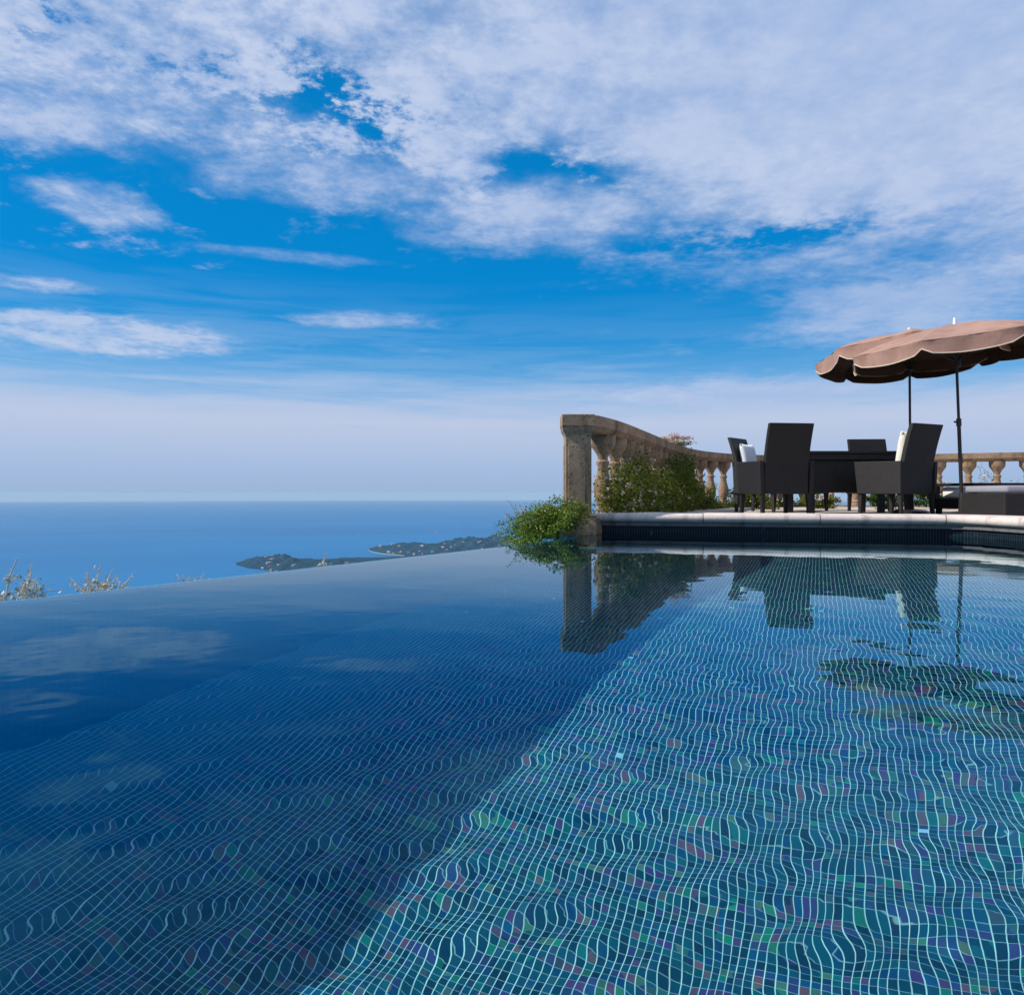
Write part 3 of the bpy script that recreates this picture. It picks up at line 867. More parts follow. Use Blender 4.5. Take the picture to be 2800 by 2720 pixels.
# parasols
def parasol(x, y, z_top, R, lean, tilt, roty, label, knob=1.02, seed=0):
    root = empty('parasol', (x, y, TERR_Z))
    r = random.Random(seed)
    H = z_top - TERR_Z
    Q = Matrix.Rotation(lean, 4, 'Y')
    Lp = H/math.cos(lean)
    pole = MB()
    def ax(h): return (Q @ Vector((0, 0, h)))
    pole.tube([ax(0.0), ax(knob)], 0.019, 12)
    pole.tube([ax(knob-.02), ax(Lp-0.03)], 0.0145, 12)
    pl_ = pole.build('pole', M['metal'], root, True, 50)
    kb = MB(); kb.tube([ax(knob-.04), ax(knob+.04)], 0.026, 12)
    c = ax(knob); kb.tube([c, c+Vector((-0.055, -0.01, 0.005))], 0.010, 8)
    kb.build('locking_knob', M['metal'], pl_, True, 50)
    bs = MB(); bs.lathe([(0.0, 0.20), (0.03, 0.20), (0.05, 0.17), (0.06, 0.04), (0.24, 0.032), (0.26, 0.028)], 24); bs.build('base', M['metal'], root, True, 40)
    # canopy in its own tilted frame, centre at apex
    T = Matrix.Translation(ax(Lp)) @ Matrix.Rotation(roty, 4, 'Y') @ Matrix.Rotation(tilt, 4, 'X')
    n = 8; sub = 10; rs = 9
    drop = 0.25*R/1.15
    a0 = PI/8 + seed*0.35
    def rimr(th):    # polygonal plan with panels bowed slightly inward
        t = ((th-a0) % (2*PI/n))/(2*PI/n)
        return R*math.cos(PI/n)/math.cos((t-0.5)*2*PI/n)*(1 - 0.02*math.sin(PI*t))
    def surf(rad, th):
        t = ((th-a0) % (2*PI/n))/(2*PI/n)
        rr = rimr(th)*rad
        z = -drop*(0.30*rad + 0.70*rad**2.0) - 0.020*math.sin(PI*t)*math.sin(PI*min(1, rad*0.9))
        return Vector((rr*math.cos(th), rr*math.sin(th), z))
    V, F = [], []
    NT_ = n*sub
    for j in range(rs+1):
        for i in range(NT_):
            V.append(T @ surf(j/rs if j else 0.02, a0 + 2*PI*i/NT_))
    for j in range(rs):
        for i in range(NT_):
            a = j*NT_+i; b_ = j*NT_+(i+1) % NT_
            F.append((a, b_, b_+NT_, a+NT_))
    can = np_mesh('canopy', [tuple(v) for v in V], F, M['canvas'], root, True)
    Ti = T.inverted()
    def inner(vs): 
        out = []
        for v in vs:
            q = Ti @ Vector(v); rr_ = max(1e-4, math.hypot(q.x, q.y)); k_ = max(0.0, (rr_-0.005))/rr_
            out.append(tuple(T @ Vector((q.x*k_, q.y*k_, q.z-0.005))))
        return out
    ln_ = np_mesh('underside_shade', inner(V), F, M['underside_shade'], can, True)  # dark copy of the canopy that carries its underside shade
    can.data.set_sharp_from_angle(angle=math.radians(7))
    # valance with scallops, slightly flared
    V, F, TP = [], [], []
    vs = 5; vl = 0.155 if seed == 1 else 0.18
    for i in range(NT_+1):
        th = a0 + 2*PI*i/NT_
        t = (i % sub)/sub
        base_ = surf(1.0, th)
        ln = vl*(0.60 + 0.40*math.sin(PI*t)**0.45) if 0 < t < 1 else vl*0.52
        out = Vector((math.cos(th), math.sin(th), 0))
        fl = -0.25 + 0.18*math.sin(3*th + seed) ** 2
        for j in range(vs+1):
            q = j/vs
            p = base_ + Vector((0, 0, -ln*q)) + out*(0.02*fl*math.sin(q*PI) + ln*q*fl*0.25 + 0.006*math.sin(th*17+q*2))
            V.append(T @ p)
        TP.append(T @ (base_ + Vector((0, 0, -ln)) + out*(ln*fl*0.25 + 0.006*math.sin(th*17+2))))
    for i in range(NT_):
        for j in range(vs):
            a = i*(vs+1)+j; F.append((a, a+vs+1, a+vs+2, a+1))
    va = np_mesh('valance', [tuple(v) for v in V], F, M['canvas'], can, True)
    np_mesh('valance_inner_shade', inner(V), F, M['underside_shade'], can, True)
    tr = MB(); tr.tube(TP, 0.0055, 5, False); tr.build('trim', M['trim'], va, True)
    for i in range(n):
        th = a0 + 2*PI*i/n
        rb = MB(); rb.tube([T @ (surf(q, th) + Vector((0, 0, -0.012))) for q in (0.03, 0.25, 0.5, 0.75, 0.985)], 0.005, 6)
        rbo = rb.build('rib', M['metal'], can, True)
    hub = T @ Vector((0, 0, -0.42))
    st_ = MB()
    for i in range(n):
        th = a0 + 2*PI*i/n
        st_.tube([hub, T @ (surf(0.5, th) + Vector((0, 0, -0.014)))], 0.004, 5)
    st_.tube([T @ Vector((0, 0, -0.46)), T @ Vector((0, 0, -0.38))], 0.028, 12)
    st_.build('strut_runner', M['metal'], root, True, 50)
    fn = MB(); fn.tube([T @ Vector((0, 0, -0.02)), T @ Vector((0, 0, 0.02)), T @ Vector((0, 0, 0.055)), T @ Vector((0, 0, 0.07))], [0.022, 0.020, 0.014, 0.006], 10)
    fn.build('finial', M['whiteplastic'], root, True, 50)
    tag(root, label, 'parasol', 'rose brown parasols above the terrace table')
    return root
parasol(4.865, 7.90, 2.18, 1.11, math.radians(-2.2), math.radians(1.2), math.radians(-5.5), 'nearer rose brown scalloped parasol, its thin pole standing right of the black backed chair', seed=1)
parasol(4.905, 9.0, 2.325, 1.09, math.radians(-0.4), math.radians(-3.5), math.radians(-2.0), 'farther rose brown parasol, mostly overlapped by the nearer one', knob=0.8, seed=2)

# daybed at right
db = empty('wicker_daybed', (5.25, 6.95, TERR_Z), math.radians(-4))
mb = MB(); mb.box((0, 0, 0.145), (1.5, 0.72, 0.22), None, 0.012); mb.build('base', M['wicker'], db)
for sx in (-1, 1):
    for sy in (-1, 1):
        mb = MB(); mb.box((sx*0.70, sy*0.31, 0.017), (0.06, 0.06, 0.034)); mb.build('leg', M['wicker'], db)
mb = MB(); mb.box((0, 0, 0.292), (1.46, 0.70, 0.07), None, 0.025, 3); mb.build('mattress', M['grey_fab'], db, True, 60)
mb = MB(); mb.box((0.72, 0, 0.30), (0.10, 0.74, 0.34), None, 0.015); mb.build('end_panel', M['wicker'], db)
tag(db, 'low dark wicker daybed with a grey mattress at the right end of the terrace', 'daybed')
# low lounge chair behind it
lc = empty('wicker_lounge_chair', (5.42, 8.45, TERR_Z), math.radians(6))
mb = MB(); mb.box((0, 0, 0.135), (0.70, 0.66, 0.12), None, 0.01); mb.build('seat_frame', M['wicker'], lc)
for sx in (-1, 1):
    mb = MB()
    mb.box((sx*0.33, 0, 0.352), (0.055, 0.66, 0.035), None, 0.006)
    mb.box((sx*0.33, -0.305, 0.235), (0.055, 0.05, 0.198)); mb.box((sx*0.33, 0.305, 0.235), (0.055, 0.05, 0.198))
    mb.build('arm_frame', M['wicker'], lc)
mb = MB(); mb.box((0, -0.305, 0.352), (0.60, 0.045, 0.035), None, 0.005); mb.box((0.0, -0.305, 0.20), (0.604, 0.03, 0.012)); mb.build('back_rail', M['wicker'], lc)
for sx in (-1, 1):
    for sy in (-1, 1):
        mb = MB(); mb.box((sx*0.31, sy*0.29, 0.0375), (0.05, 0.05, 0.075)); mb.build('leg', M['wicker'], lc)
mb = MB(); mb.box((0, 0.0, 0.262), (0.58, 0.54, 0.13), None, 0.03, 3); mb.build('seat_cushion', M['white'], lc, True, 60)
tag(lc, 'low open armed lounge chair with a pale cushion behind the daybed', 'lounge chair')

# ------------------------------------------------------------------ plants
def leaf_mesh(name, pts, size, mat, parent, seed=1, up=0.3, aspect=0.55):
    """pts (n,3) -> one small folded leaf (two triangles pairs) at each"""
    r = np.random.RandomState(seed)
    P_ = np.asarray(pts, dtype=np.float64); n = len(P_)
    a = r.normal(size=(n, 3)); a[:, 2] += up; a /= np.linalg.norm(a, axis=1)[:, None]
    b = r.normal(size=(n, 3)); b -= (a*b).sum(1)[:, None]*a; b /= np.linalg.norm(b, axis=1)[:, None]
    c = np.cross(a, b)
    sz = size*(0.55+0.9*r.rand(n))[:, None]
    v0 = P_ - b*sz*0.5; v2 = P_ + b*sz*0.5 - a*sz*0.1
    v1 = P_ + c*sz*aspect*0.5 + a*sz*0.12; v3 = P_ - c*sz*aspect*0.5 + a*sz*0.12
    V = np.stack([v0, v1, v2, v3], 1).reshape(-1, 3)
    i = np.arange(n)*4
    F = np.concatenate([np.stack([i, i+1, i+2], 1), np.stack([i, i+2, i+3], 1)])
    return np_mesh(name, V, F, mat, parent, False)

def blob_pts(c, rad, n, seed, shell=0.55, lumps=9):
    r = np.random.RandomState(seed)
    c = np.array(c); rad = np.array(rad)
    # clumps
    L_ = r.normal(size=(lumps, 3)); L_ /= np.linalg.norm(L_, axis=1)[:, None]; L_ *= (0.35+0.65*r.rand(lumps))[:, None]
    k = r.randint(0, lumps, n)
    d = r.normal(size=(n, 3)); d /= np.linalg.norm(d, axis=1)[:, None]
    rr = (shell + (1-shell)*r.rand(n))[:, None]*(0.28+0.25*r.rand(lumps))[k][:, None]
    return c + (L_[k] + d*rr)*rad

# creeper spilling over the pool corner, left of the pillar
cr = empty('creeper_bush', (0.25, 6.55, -0.1))
o3 = np.array(cr.location)
pts = []
r = np.random.RandomState(3)
stems = MB()
for i in range(70):
    # arching runner from the pillar foot out to the left and down
    a = r.uniform(-0.2, 1.0); 
    p0 = np.array([0.50 + r.uniform(-0.12, 0.20), 6.42 + r.uniform(-0.18, 0.25), 0.06 + r.uniform(-.04, 0.16)])
    ln = r.uniform(0.20, 0.66)
    ang = r.normal(PI + 0.15, 0.45)
    dirv = np.array([math.cos(ang), math.sin(ang)*0.55 + 0.08, 0])
    h = r.uniform(-0.02, 0.14)*(1.1-ln*0.8)
    path = []
    for t in np.linspace(0, 1, 9):
        p = p0 + dirv*ln*t + np.array([0, 0, h*math.sin(PI*min(1, t*1.1)) - (0.22*ln+0.02)*t**1.7])
        path.append(p - o3)
    if i % 3 == 0: stems.tube(path, [0.004]*4+[0.003]*3+[0.002]*2, 5)
    path = np.array(path)
    for k in range(230):
        t = r.rand()**0.8*8; j = min(7, int(t)); q = path[j]*(1-(t-j)) + path[j+1]*(t-j)
        pts.append(q + r.normal(size=3)*np.array([0.028, 0.035, 0.022]))
pts = np.array(pts)
wp = pts + o3
keep = (wp[:, 2] > 0.012) | (wp[:, 0] < np.array([edge_x(min(6.3, q)) for q in wp[:, 1]]) - 0.02)
pts = pts[keep]
stems.build('stems', M['twig_dark'], cr)
leaf_mesh('foliage', pts, 0.021, M['leaf_bright'], cr, 4, 0.8)
sel = pts[r.choice(len(pts), 420)] + r.normal(size=(420, 3))*0.02 + np.array([-0.01, -0.02, 0.015])
tag(leaf_mesh('blossoms', sel, 0.016, M['petal_y'], cr, 5, 0.8, 0.9), kind='stuff')
tag(cr, 'bright green creeper spilling over the pool corner left of the pillar', 'creeper')
# feathery sprigs over its top
sp = MB(); q = []
for i in range(16):
    p = np.array([0.20 + r.uniform(-.16, .2), 6.45 + r.uniform(-.1, .1), 0.10 + r.uniform(-.03, .03)]) - o3
    e = p + np.array([r.uniform(-.14, -.02), 0, r.uniform(.05, .19)])
    m_ = (p+e)/2 + np.array([-.02, 0, .02]); sp.tube([p, m_, e], [.0022, .0016, .001], 4)
    for k in range(34):
        t = r.rand(); q.append((p*(1-t)+e*t) + r.normal(size=3)*0.013)
sp.build('sprigs', M['twig'], cr); leaf_mesh('sprig_leaves', q, 0.014, M['leaf_dry'], cr, 9, 0.5)

# climber over the left run of the balustrade (inner side)
def climber(name, d0, d1, n, seed, label, mat, hfun, size=0.028, depth=0.16, flowers=0, parent_loc=None):
    p0, _ = at_len((d0+d1)/2)
    root = empty(name, (p0.x, p0.y, TERR_Z)); o3 = np.array(root.location)
    r = np.random.RandomState(seed)
    pts = []
    while len(pts) < n:
        # one vine: wanders up the inner face, ends hanging free
        d = r.uniform(d0, d1); hm = hfun(d)*r.uniform(0.35, 1.12)
        off_ = r.uniform(-0.10, depth*0.55); dd = r.normal(0, 0.28); sag = r.uniform(0, 0.5); m = r.randint(30, 90)
        spread = r.uniform(0.018, 0.05); flare = r.uniform(0, 0.22)
        for k in range(m):
            t_ = r.rand()**0.8
            z = hm*(t_ - sag*max(0, t_-0.7)**1.2)
            p, t = at_len(min(Ltot-.1, max(0.05, d + dd*t_ + 0.05*math.sin(t_*7+d*9)))); nrm = np.array([-t.y, t.x])
            o_ = -(off_ + flare*math.sin(PI*t_)*(1.1-t_))
            q = r.normal(size=3)*spread
            pts.append((p.x+nrm[0]*o_+q[0], p.y+nrm[1]*o_+q[1], max(0.03, TERR_Z*0.3+z+q[2])))
    pts = np.array(pts)
    pts = pts[pts[:, 1] > 6.57 - 0.228*(pts[:, 0]-0.735) + 0.10] - o3
    leaf_mesh('foliage', pts, size, mat, root, seed, 0.5)
    st_ = MB()
    for i in range(26):
        d = r.uniform(d0, d1); hm = hfun(d)
        if hm < 0.15: continue
        path = []
        ph = r.rand()*6
        for t_ in np.linspace(0, 1, 8):
            p, t = at_len(max(0.55, d + 0.3*t_*math.sin(ph) + 0.05*math.sin(t_*9+ph))); nrm = Vector((-t.y, t.x))
            path.append((p.x - nrm.x*0.03*(1-t_) - o3[0], p.y - nrm.y*0.03*(1-t_) - o3[1], 0.02 + hm*t_ - o3[2]))
        st_.tube(path, [0.007, .007, .006, .005, .004, .004, .003, .002], 5)
    tag(st_.build('stems', M['twig'], root), kind='stuff')
    if flowers:
        sel = pts[r.choice(len(pts), flowers)]
        f_ = []
        for s_ in sel:
            for k in range(5): f_.append(s_ + r.normal(size=3)*0.012 + np.array([-0.02, -0.05, 0.0]))
        leaf_mesh('blossoms', f_, 0.026, M['petal'], root, seed+1, 0.2, 0.9)
    tag(root, label, 'climber', 'climbing plants along the balustrade')
    return root
climber('climbing_plant', 0.25, 2.9, 24000, 11, 'dense green climber with pink blossoms on the balustrade just right of the pillar', M['leaf_ivy'],
        lambda d: 0.58 + 0.13*math.sin(d*2.1-1.4) + 0.08*math.sin(d*5.3), 0.028, 0.20, 200)
climber('climbing_plant', 2.3, 6.0, 24000, 12, 'tallest green climber, reaching over the handrail below the dried flowers', M['leaf_ivy'],
        lambda d: 0.42*math.exp(-((d-4.6)/0.9)**2) + 0.58 + 0.08*math.sin(d*4.1), 0.036, 0.20, 90)
climber('climbing_plant', 5.6, 9.0, 14000, 13, 'thin green climber around the baluster feet left of the armchairs', M['leaf_ivy'],
        lambda d: 0.26 + 0.14*math.sin(d*3.3+1), 0.032, 0.22, 60)
# dried flower cluster on the rail
p, t = at_len(4.75); nrm = Vector((-t.y, t.x))
fc = empty('dried_flowers', (p.x+nrm.x*0.1, p.y+nrm.y*0.1, 1.045))
bp_ = blob_pts((0.0, 0.0, 0.085), (0.23, 0.30, 0.085), 1500, 21, 0.2, 16)
leaf_mesh('petals', bp_, 0.024, M['petal'], fc, 22, 0.6, 0.9)
leaf_mesh('leaves', blob_pts((0.0, 0.0, 0.04), (0.24, 0.32, 0.05), 400, 23, 0.2, 12), 0.026, M['leaf_bright'], fc, 24)
sp = MB()
for i in range(14):
    a = r.rand()*6.28
    sp.tube([(0, 0, 0), (0.1*math.cos(a), 0.12*math.sin(a), 0.05), (0.2*math.cos(a), 0.26*math.sin(a), r.uniform(.08, .16))], [.003, .0025, .0015], 4)
sp.build('stems', M['twig'], fc)
tag(fc, 'clump of dried pale pink flowers on top of the handrail', 'flowers')

# low shrubs behind the furniture
def shrub(c, rad, n, seed, label, size=0.04, mat='leaf_shrub', fl=0):
    root = empty('leafy_shrub', (c[0], c[1], TERR_Z))
    z = rad[2]*0.9
    leaf_mesh('foliage', blob_pts((0, 0, z), rad, n, seed, 0.35, 14), size, M[mat], root, seed, 0.6)
    st_ = MB(); rr = random.Random(seed)
    for i in range(9):
        a = rr.random()*6.28
        st_.tube([(0, 0, -0.02), (rad[0]*.3*math.cos(a), rad[1]*.3*math.sin(a), z*.7), (rad[0]*.7*math.cos(a), rad[1]*.7*math.sin(a), z*1.5)], [.008, .006, .003], 5)
    st_.build('stems', M['twig_dark'], root)
    if fl: leaf_mesh('blossoms', blob_pts((0, 0, z), [q*1.02 for q in rad], fl, seed+3, 0.9, 14), size*.8, M['petal'], root, seed+1, .3, .9)
    tag(root, label, 'shrub', 'low shrubs along the balustrade')
shrub((5.95, 11.6), (0.40, 0.3, 0.20), 2600, 31, 'bright leafy shrub seen between the legs of the black backed chair', fl=60)
shrub((6.75, 11.7), (0.40, 0.3, 0.19), 2600, 32, 'rounded green shrub just left of the nearer parasol pole', fl=20)
shrub((7.35, 12.05), (0.28, 0.25, 0.15), 1500, 33, 'small dark shrub by the balusters behind the nearer parasol pole')
shrub((5.1, 11.9), (0.34, 0.25, 0.14), 1500, 34, 'sparse shrub with pale blossoms behind the table legs', mat='leaf_ivy', fl=160)
shrub((3.9, 11.6), (0.40, 0.3, 0.18), 2000, 35, 'dull green shrub behind the left front armchair legs', mat='leaf_ivy', fl=60)
shrub((7.95, 11.3), (0.50, 0.3, 0.12), 1900, 36, 'low dull green shrub beneath the lounge chair', mat='leaf_ivy', fl=30)

# blossoming sprays climbing the back balusters
def spray(x, y, h, seed, label):
    root = empty('blossom_spray', (x, y, 0.08)); rr = np.random.RandomState(seed)
    st_ = MB(); q = []; f_ = []
    for i in range(5):
        path = [(0.03*math.sin(i), -0.02, 0)]
        for t_ in np.linspace(.2, 1, 6): path.append((0.07*math.sin(i*1.7+t_*5)*(.6+t_), -0.10+0.03*math.cos(i*2+t_*6), h*t_*(0.6+.1*i)))
        st_.tube(path, [.004, .004, .003, .003, .002, .002, .0015], 4)
        for k in range(26):
            j = rr.randint(2, 7); q.append(np.array(path[j-1]) + rr.normal(size=3)*0.03)
        for k in range(12):
            j = rr.randint(3, 7); f_.append(np.array(path[j-1]) + rr.normal(size=3)*0.025)
    st_.build('stems', M['twig_dark'], root); leaf_mesh('leaves', q, 0.04, M['leaf_ivy'], root, seed); leaf_mesh('blossoms', f_, 0.04, M['petal'], root, seed+1, .2, .9)
    tag(root, label, 'climber', 'blossoming sprays on the back balusters')
spray(8.02, 12.45, 0.80, 41, 'blossoming spray twined on the baluster just right of the nearer parasol pole')
spray(8.50, 12.25, 0.52, 42, 'short blossoming spray twined on the baluster above the daybed')
spray(7.42, 12.72, 0.60, 43, 'pink blossoming spray twined on the baluster at the nearer parasol pole')

# dry twiggy plants poking up beyond the overflow edge
def twiggy(px, ytop, ybase, D, wpx, seed, label, lean=0.0, nb=9):
    """bearing px (2800 scale), heights from image rows at distance D"""
    f = 2000
    x = (px-1400)/f*D
    zt = CAM_H - (ytop-1347)/f*D
    zb = CAM_H - (ybase-1347)/f*D
    z0 = min(zb - 0.55, -0.8)
    root = empty('dry_shrub', (x, D, z0)); rr = np.random.RandomState(seed)
    st_ = MB(); q = []; w = wpx/f*D
    H = zt-z0; hb = zb-z0
    for i in range(nb):
        ex = rr.uniform(-.5, .5)*w + lean*w; ey = rr.uniform(-.3, .3)*w
        top = hb + (H-hb)*rr.uniform(.15, .9); arch = rr.uniform(-.1, .5)
        if i == 0: ex, top = lean*w, H*1.0
        path = []
        sx = rr.uniform(-.25, .25)*w
        for t_ in np.linspace(0, 1, 9):
            j = rr.normal(size=3)*0.006
            bx = sx*(min(1, t_*1.5)) + (ex-sx)*max(0, (t_-.5)/.5)**1.3
            path.append((bx + j[0], ey*t_ + j[1], top*(t_**0.8) - arch*0.25*(top-hb)*max(0, t_-.75)/.25 + j[2]))
        st_.tube(path, [.007, .007, .006, .006, .0052, .0046, .004, .0033, .002], 5)
        for k in range(6):     # side twigs
            a = rr.uniform(.6, 1.0); j = int(a*8); b0_ = np.array(path[j])
            e = b0_ + rr.normal(size=3)*np.array([.05, .03, .04])
            m_ = (b0_+e)/2 + rr.normal(size=3)*.008
            st_.tube([b0_, m_, e], [.0025, .002, .0015], 4)
            for l in range(7): q.append(b0_*(1-l/7)+e*(l/7) + rr.normal(size=3)*.008)
        for k in range(22):
            a = rr.uniform(.62, 1.0)*8; j = min(7, int(a)); q.append(np.array(path[j])*(1-(a-j)) + np.array(path[j+1])*(a-j) + rr.normal(size=3)*.010)
    st_.build('stems', M['twig_pale'], root)
    leaf_mesh('leaves', q, 0.018, M['leaf_dry'], root, seed, .2, .8)
    tag(root, label, 'shrub', 'dry shrubs beyond the pool edge')
twiggy(24, 1508, 1650, 3.1, 130, 51, 'dry twiggy shrub at the far left picture edge beyond the water', 0.35, 7)
twiggy(108, 1588, 1640, 3.1, 30, 52, 'small stubby dry shrub tip beyond the pool edge, second from the left', -0.2, 4)
twiggy(262, 1538, 1630, 3.4, 210, 53, 'widest dry twiggy shrub beyond the left part of the pool edge', 0.05, 12)
twiggy(510, 1568, 1597, 4.2, 110, 54, 'low grey dry shrub tips just left of the far capes', 0.15, 9)
twiggy(885, 1513, 1558, 5.2, 30, 55, 'single dry sprig standing before the nearer cape', 0.0, 4)
twiggy(745, 1548, 1572, 5.0, 60, 56, 'low pale sprigs at the edge below the nearer cape', 0.0, 5)

# ------------------------------------------------------------------ distant setting
SEA_Z = -400.0
RE = 6.371e6*1.17
def sea_z(r2): return SEA_Z - r2/(2*RE)
V, F = [], []
rads = [0] + list(np.geomspace(300, 95000, 60)); na = 96
for j, rr_ in enumerate(rads):
    for i in range(na):
        a = 2*PI*i/na; V.append((rr_*math.cos(a), rr_*math.sin(a), sea_z(rr_*rr_)))
for j in range(len(rads)-1):
    for i in range(na):
        a = j*na+i; b_ = j*na+(i+1) % na; F.append((a, a+na, b_+na, b_))
sea = np_mesh('sea', V, F, M['sea'], None, True); tag(sea, 'blue open sea reaching the horizon', None, None, 'structure')

# hillside falling away in front and climbing behind
rs_ = np.random.RandomState(8)
V, F = [], []
rad = [0.0] + list(np.geomspace(3, 1500, 46)); na = 90
def hillz(x, y):
    r_ = math.hypot(x, y)
    front = (y*0.85 - x*0.35)/max(r_, 1e-6)      # +1 downhill
    s_ = 0.50*(0.35+0.65*max(-1, min(1, front+0.55)))
    z = -3.4 - s_*max(0, r_-6) if front > -0.55 else -3.4 - s_*max(0, r_-6)
    return z + 0.05*r_*math.sin(x*0.05+1)*math.sin(y*0.06)
for rr_ in rad:
    for i in range(na):
        a = 2*PI*i/na; x, y = rr_*math.cos(a), rr_*math.sin(a)
        V.append((x, y, max(SEA_Z-20, hillz(x, y))))
for j in range(len(rad)-1):
    for i in range(na):
        a = j*na+i; b_ = j*na+(i+1) % na; F.append((a, a+na, b_+na, b_))
hill = np_mesh('hillside', V, F, M['hill'], None, True); tag(hill, 'hillside falling away below the terrace', None, None, 'structure')

# capes: placed on the sea at their true size
def seaD(y_px):     # distance at which the sea surface shows at row y_px
    return 400.0*2000/(y_px-1347)
def ridge(name, line, label, seed, beach=None):
    """line: list of (x_px, y_shore_far, y_top, half_depth m)"""
    V, F = [], []
    r = np.random.RandomState(seed)
    nu, nv = 120, 44
    ks = np.linspace(0, len(line)-1, nu)
    A = np.array(line, float)
    ph = r.rand(12)*6.28
    for k in ks:
        i = min(len(line)-2, int(k)); t = k-i
        px, ysh, ytop, hd = A[i]*(1-t) + A[i+1]*t
        D = seaD(ysh); x = (px-1400)/2000*D
        h = max(0.0, (ysh-ytop)/2000*(D))
        for j in range(nv):
            v = j/(nv-1)*2-1
            y = D - hd + v*hd
            xx = x*(y/D)
            e = (1-abs(v)**2.2)
            nz = 0.18*math.sin(k*3.1+v*4+ph[0]) + 0.13*math.sin(k*7.7-v*9+ph[1]) + 0.09*math.sin(k*15+v*17+ph[2]) + 0.09*r.rand()
            z = h*e*(0.85+nz) + (1.5*e if h < 1 else 3*e) - 2*(1-e)
            V.append((xx, y, sea_z(xx*xx+y*y) + z))
    for i in range(nu-1):
        for j in range(nv-1):
            a = i*nv+j; F.append((a, a+1, a+nv+1, a+nv))
    o = np_mesh(name, V, F, M['cape'], None, True); tag(o, label, None, None, 'structure')
    return o, V, nu, nv
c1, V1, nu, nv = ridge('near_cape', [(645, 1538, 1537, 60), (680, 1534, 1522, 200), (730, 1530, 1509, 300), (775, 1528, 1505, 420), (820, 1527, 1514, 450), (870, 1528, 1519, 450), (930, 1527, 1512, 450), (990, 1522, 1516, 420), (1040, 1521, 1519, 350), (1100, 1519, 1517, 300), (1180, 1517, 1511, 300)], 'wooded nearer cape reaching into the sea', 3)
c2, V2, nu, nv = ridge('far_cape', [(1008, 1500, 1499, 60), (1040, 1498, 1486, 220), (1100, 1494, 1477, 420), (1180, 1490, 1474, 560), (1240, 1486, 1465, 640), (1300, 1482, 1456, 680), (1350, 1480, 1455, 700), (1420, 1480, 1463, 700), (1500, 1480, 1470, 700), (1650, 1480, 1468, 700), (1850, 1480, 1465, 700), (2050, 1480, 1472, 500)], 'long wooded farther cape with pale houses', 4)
# pale shore strip of the bay between the capes
Vb, Fb = [], []
bay = [(1006, 1505), (1020, 1512), (1050, 1517), (1080, 1519), (1105, 1522)]
for i, (px, py) in enumerate(bay):
    D = seaD(py); x = (px-1400)/2000*D
    for dd, hh in ((0, 6.0), (26, 6.5)): Vb.append((x*(D+dd)/D, D+dd, sea_z(x*x+D*D)+hh))
for i in range(len(bay)-1): a = 2*i; Fb.append((a, a+2, a+3, a+1))
bo = np_mesh('beach', Vb, Fb, M['sand'], None, False); tag(bo, 'pale curved beach joining the capes', None, None, 'structure')

# houses on the capes
def house_tpl():
    root = empty('far_house', (0, 0, 0))
    mb = MB(); mb.box((0, 0, 3.5), (15, 10, 9)); w = mb.build('wall', M['house'], root)
    mb = MB(); mb.hexa([(-8, -5.5, 8), (8, -5.5, 8), (8, 5.5, 8), (-8, 5.5, 8), (-6, -0.4, 10.6), (6, -0.4, 10.6), (6, 0.4, 10.6), (-6, 0.4, 10.6)]); mb.build('roof', M['roof'], root)
    return root
h0 = house_tpl(); r = np.random.RandomState(77); n = 0
def place_house(V, i, j, lab, group, sc=1.0):
    global n
    o = h0 if n == 0 else copy_tree(h0)
    v = V[i*44+j]
    o.location = (v[0], v[1], v[2]); o.rotation_euler = (0, 0, r.rand()*3.14)
    s_ = sc*(0.7+0.8*r.rand()); o.scale = (s_*1.3, s_*.8, s_*.75)
    tag(o, lab, 'house', group); n += 1
for k in range(26):
    place_house(V1, int(r.uniform(20, 118)), int(r.uniform(2, 18)), 'small pale house on the wooded nearer cape', 'far houses on the nearer cape', 0.85)
for k in range(62):
    place_house(V2, int(10 + 90*r.rand()**1.1), int(2 + 26*r.rand()**1.6), 'small pale house among the trees of the farther cape', 'far houses on the farther cape', 0.85)

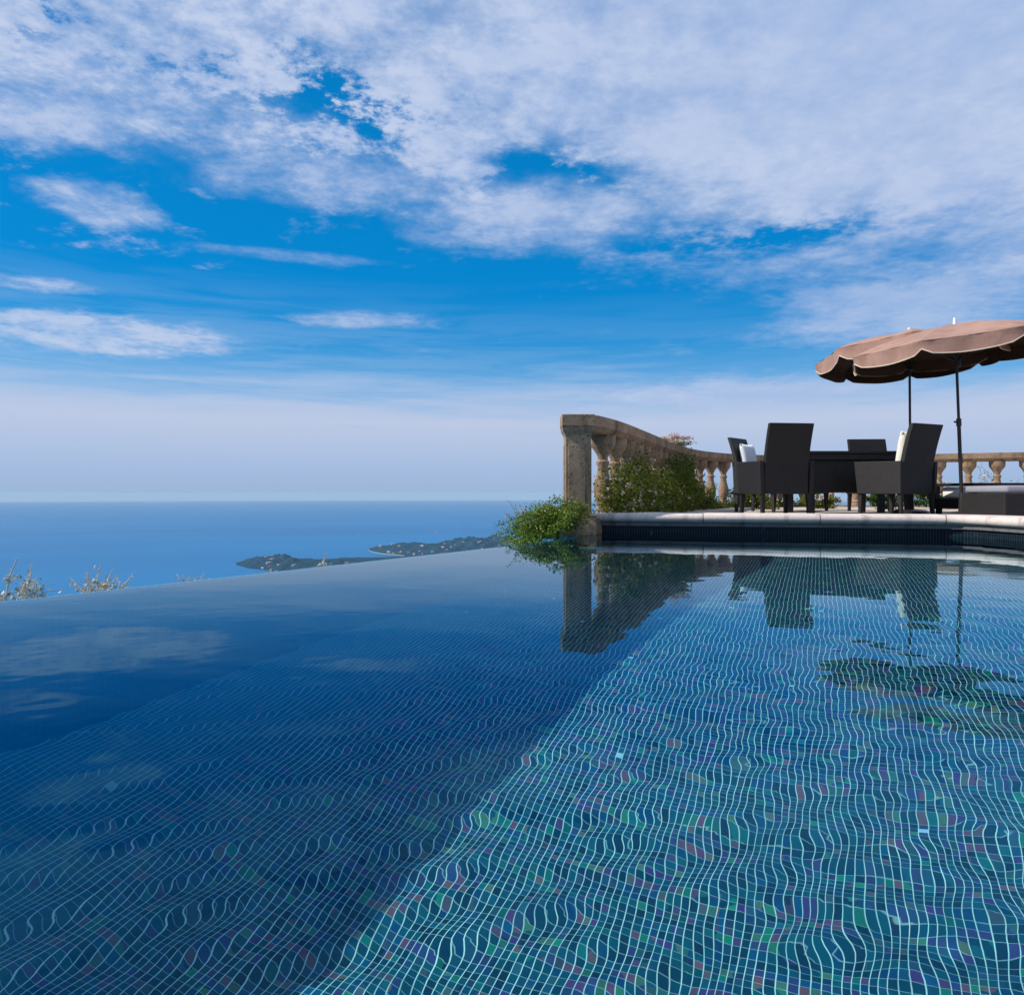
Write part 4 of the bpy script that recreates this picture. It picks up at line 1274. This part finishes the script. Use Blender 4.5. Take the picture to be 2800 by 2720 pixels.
# boats
def boat(px, py, sc, label, first=[None]):
    D = seaD(py); x = (px-1400)/2000*D; z = sea_z(x*x+D*D)
    if first[0] is None:
        root = empty('motor_boat', (0, 0, 0))
        mb = MB(); L_ = 12; 
        mb.hexa([(-L_, -1.6, 0), (L_*.8, -1.2, 0), (L_*.8, 1.2, 0), (-L_, 1.6, 0), (-L_, -2.6, 3), (L_*1.2, -.3, 3.6), (L_*1.2, .3, 3.6), (-L_, 2.6, 3)]); mb.build('hull', M['whiteplastic'], root)
        mb = MB(); mb.hexa([(-6, -1.8, 3.1), (4, -1.6, 3.1), (4, 1.6, 3.1), (-6, 1.8, 3.1), (-5, -1.5, 5.6), (2, -1.3, 5.6), (2, 1.3, 5.6), (-5, 1.5, 5.6)]); mb.build('cabin', M['whiteplastic'], root)
        first[0] = root; o = root
    else: o = copy_tree(first[0])
    o.location = (x, D, z); o.scale = (sc, sc, sc); o.rotation_euler = (0, 0, rnd.uniform(-.4, .4))
    tag(o, label, 'boat', 'boats far out on the sea')
boat(1191, 1453.5, 1.0, 'white boat on the sea beyond the farther cape')
boat(982, 1459, 0.9, 'faint pale boat on the open sea left of the farther cape')
boat(641, 1544, 0.6, 'white boat lying off the left tip of the nearer cape')
boat(1253, 1441, 0.7, 'smallest far boat above the ridge of the farther cape')

# haze: even air in one closed box round everything below the sky
HAZE = True
if HAZE:
    mb = MB(); mb.box((0, 0, (12+(-1300))/2), (220000, 220000, 1312))
    hz = bpy.data.materials.new('haze_air'); hz.use_nodes = True
    ht = hz.node_tree; ht.nodes.clear()
    out = ht.nodes.new('ShaderNodeOutputMaterial'); pv = ht.nodes.new('ShaderNodeVolumePrincipled')
    pv.inputs['Color'].default_value = (0.60, 0.82, 1.0, 1); pv.inputs['Density'].default_value = 0.000022
    pv.inputs['Anisotropy'].default_value = 0.0
    ht.links.new(pv.outputs[0], out.inputs['Volume'])
    o = mb.build('haze', hz); tag(o, 'pale sea haze', None, None, 'stuff')

# ------------------------------------------------------------------ render settings
S.view_settings.view_transform = 'Standard'; S.view_settings.look = 'None'
S.view_settings.exposure = 0.0; S.view_settings.gamma = 1.0
S.render.engine = 'CYCLES'
S.cycles.max_bounces = 10; S.cycles.transmission_bounces = 8; S.cycles.glossy_bounces = 5; S.cycles.diffuse_bounces = 3
S.cycles.volume_bounces = 0
S.cycles.caustics_refractive = True; S.cycles.caustics_reflective = False
S.cycles.sample_clamp_indirect = 4.0
S.cycles.use_denoising = True
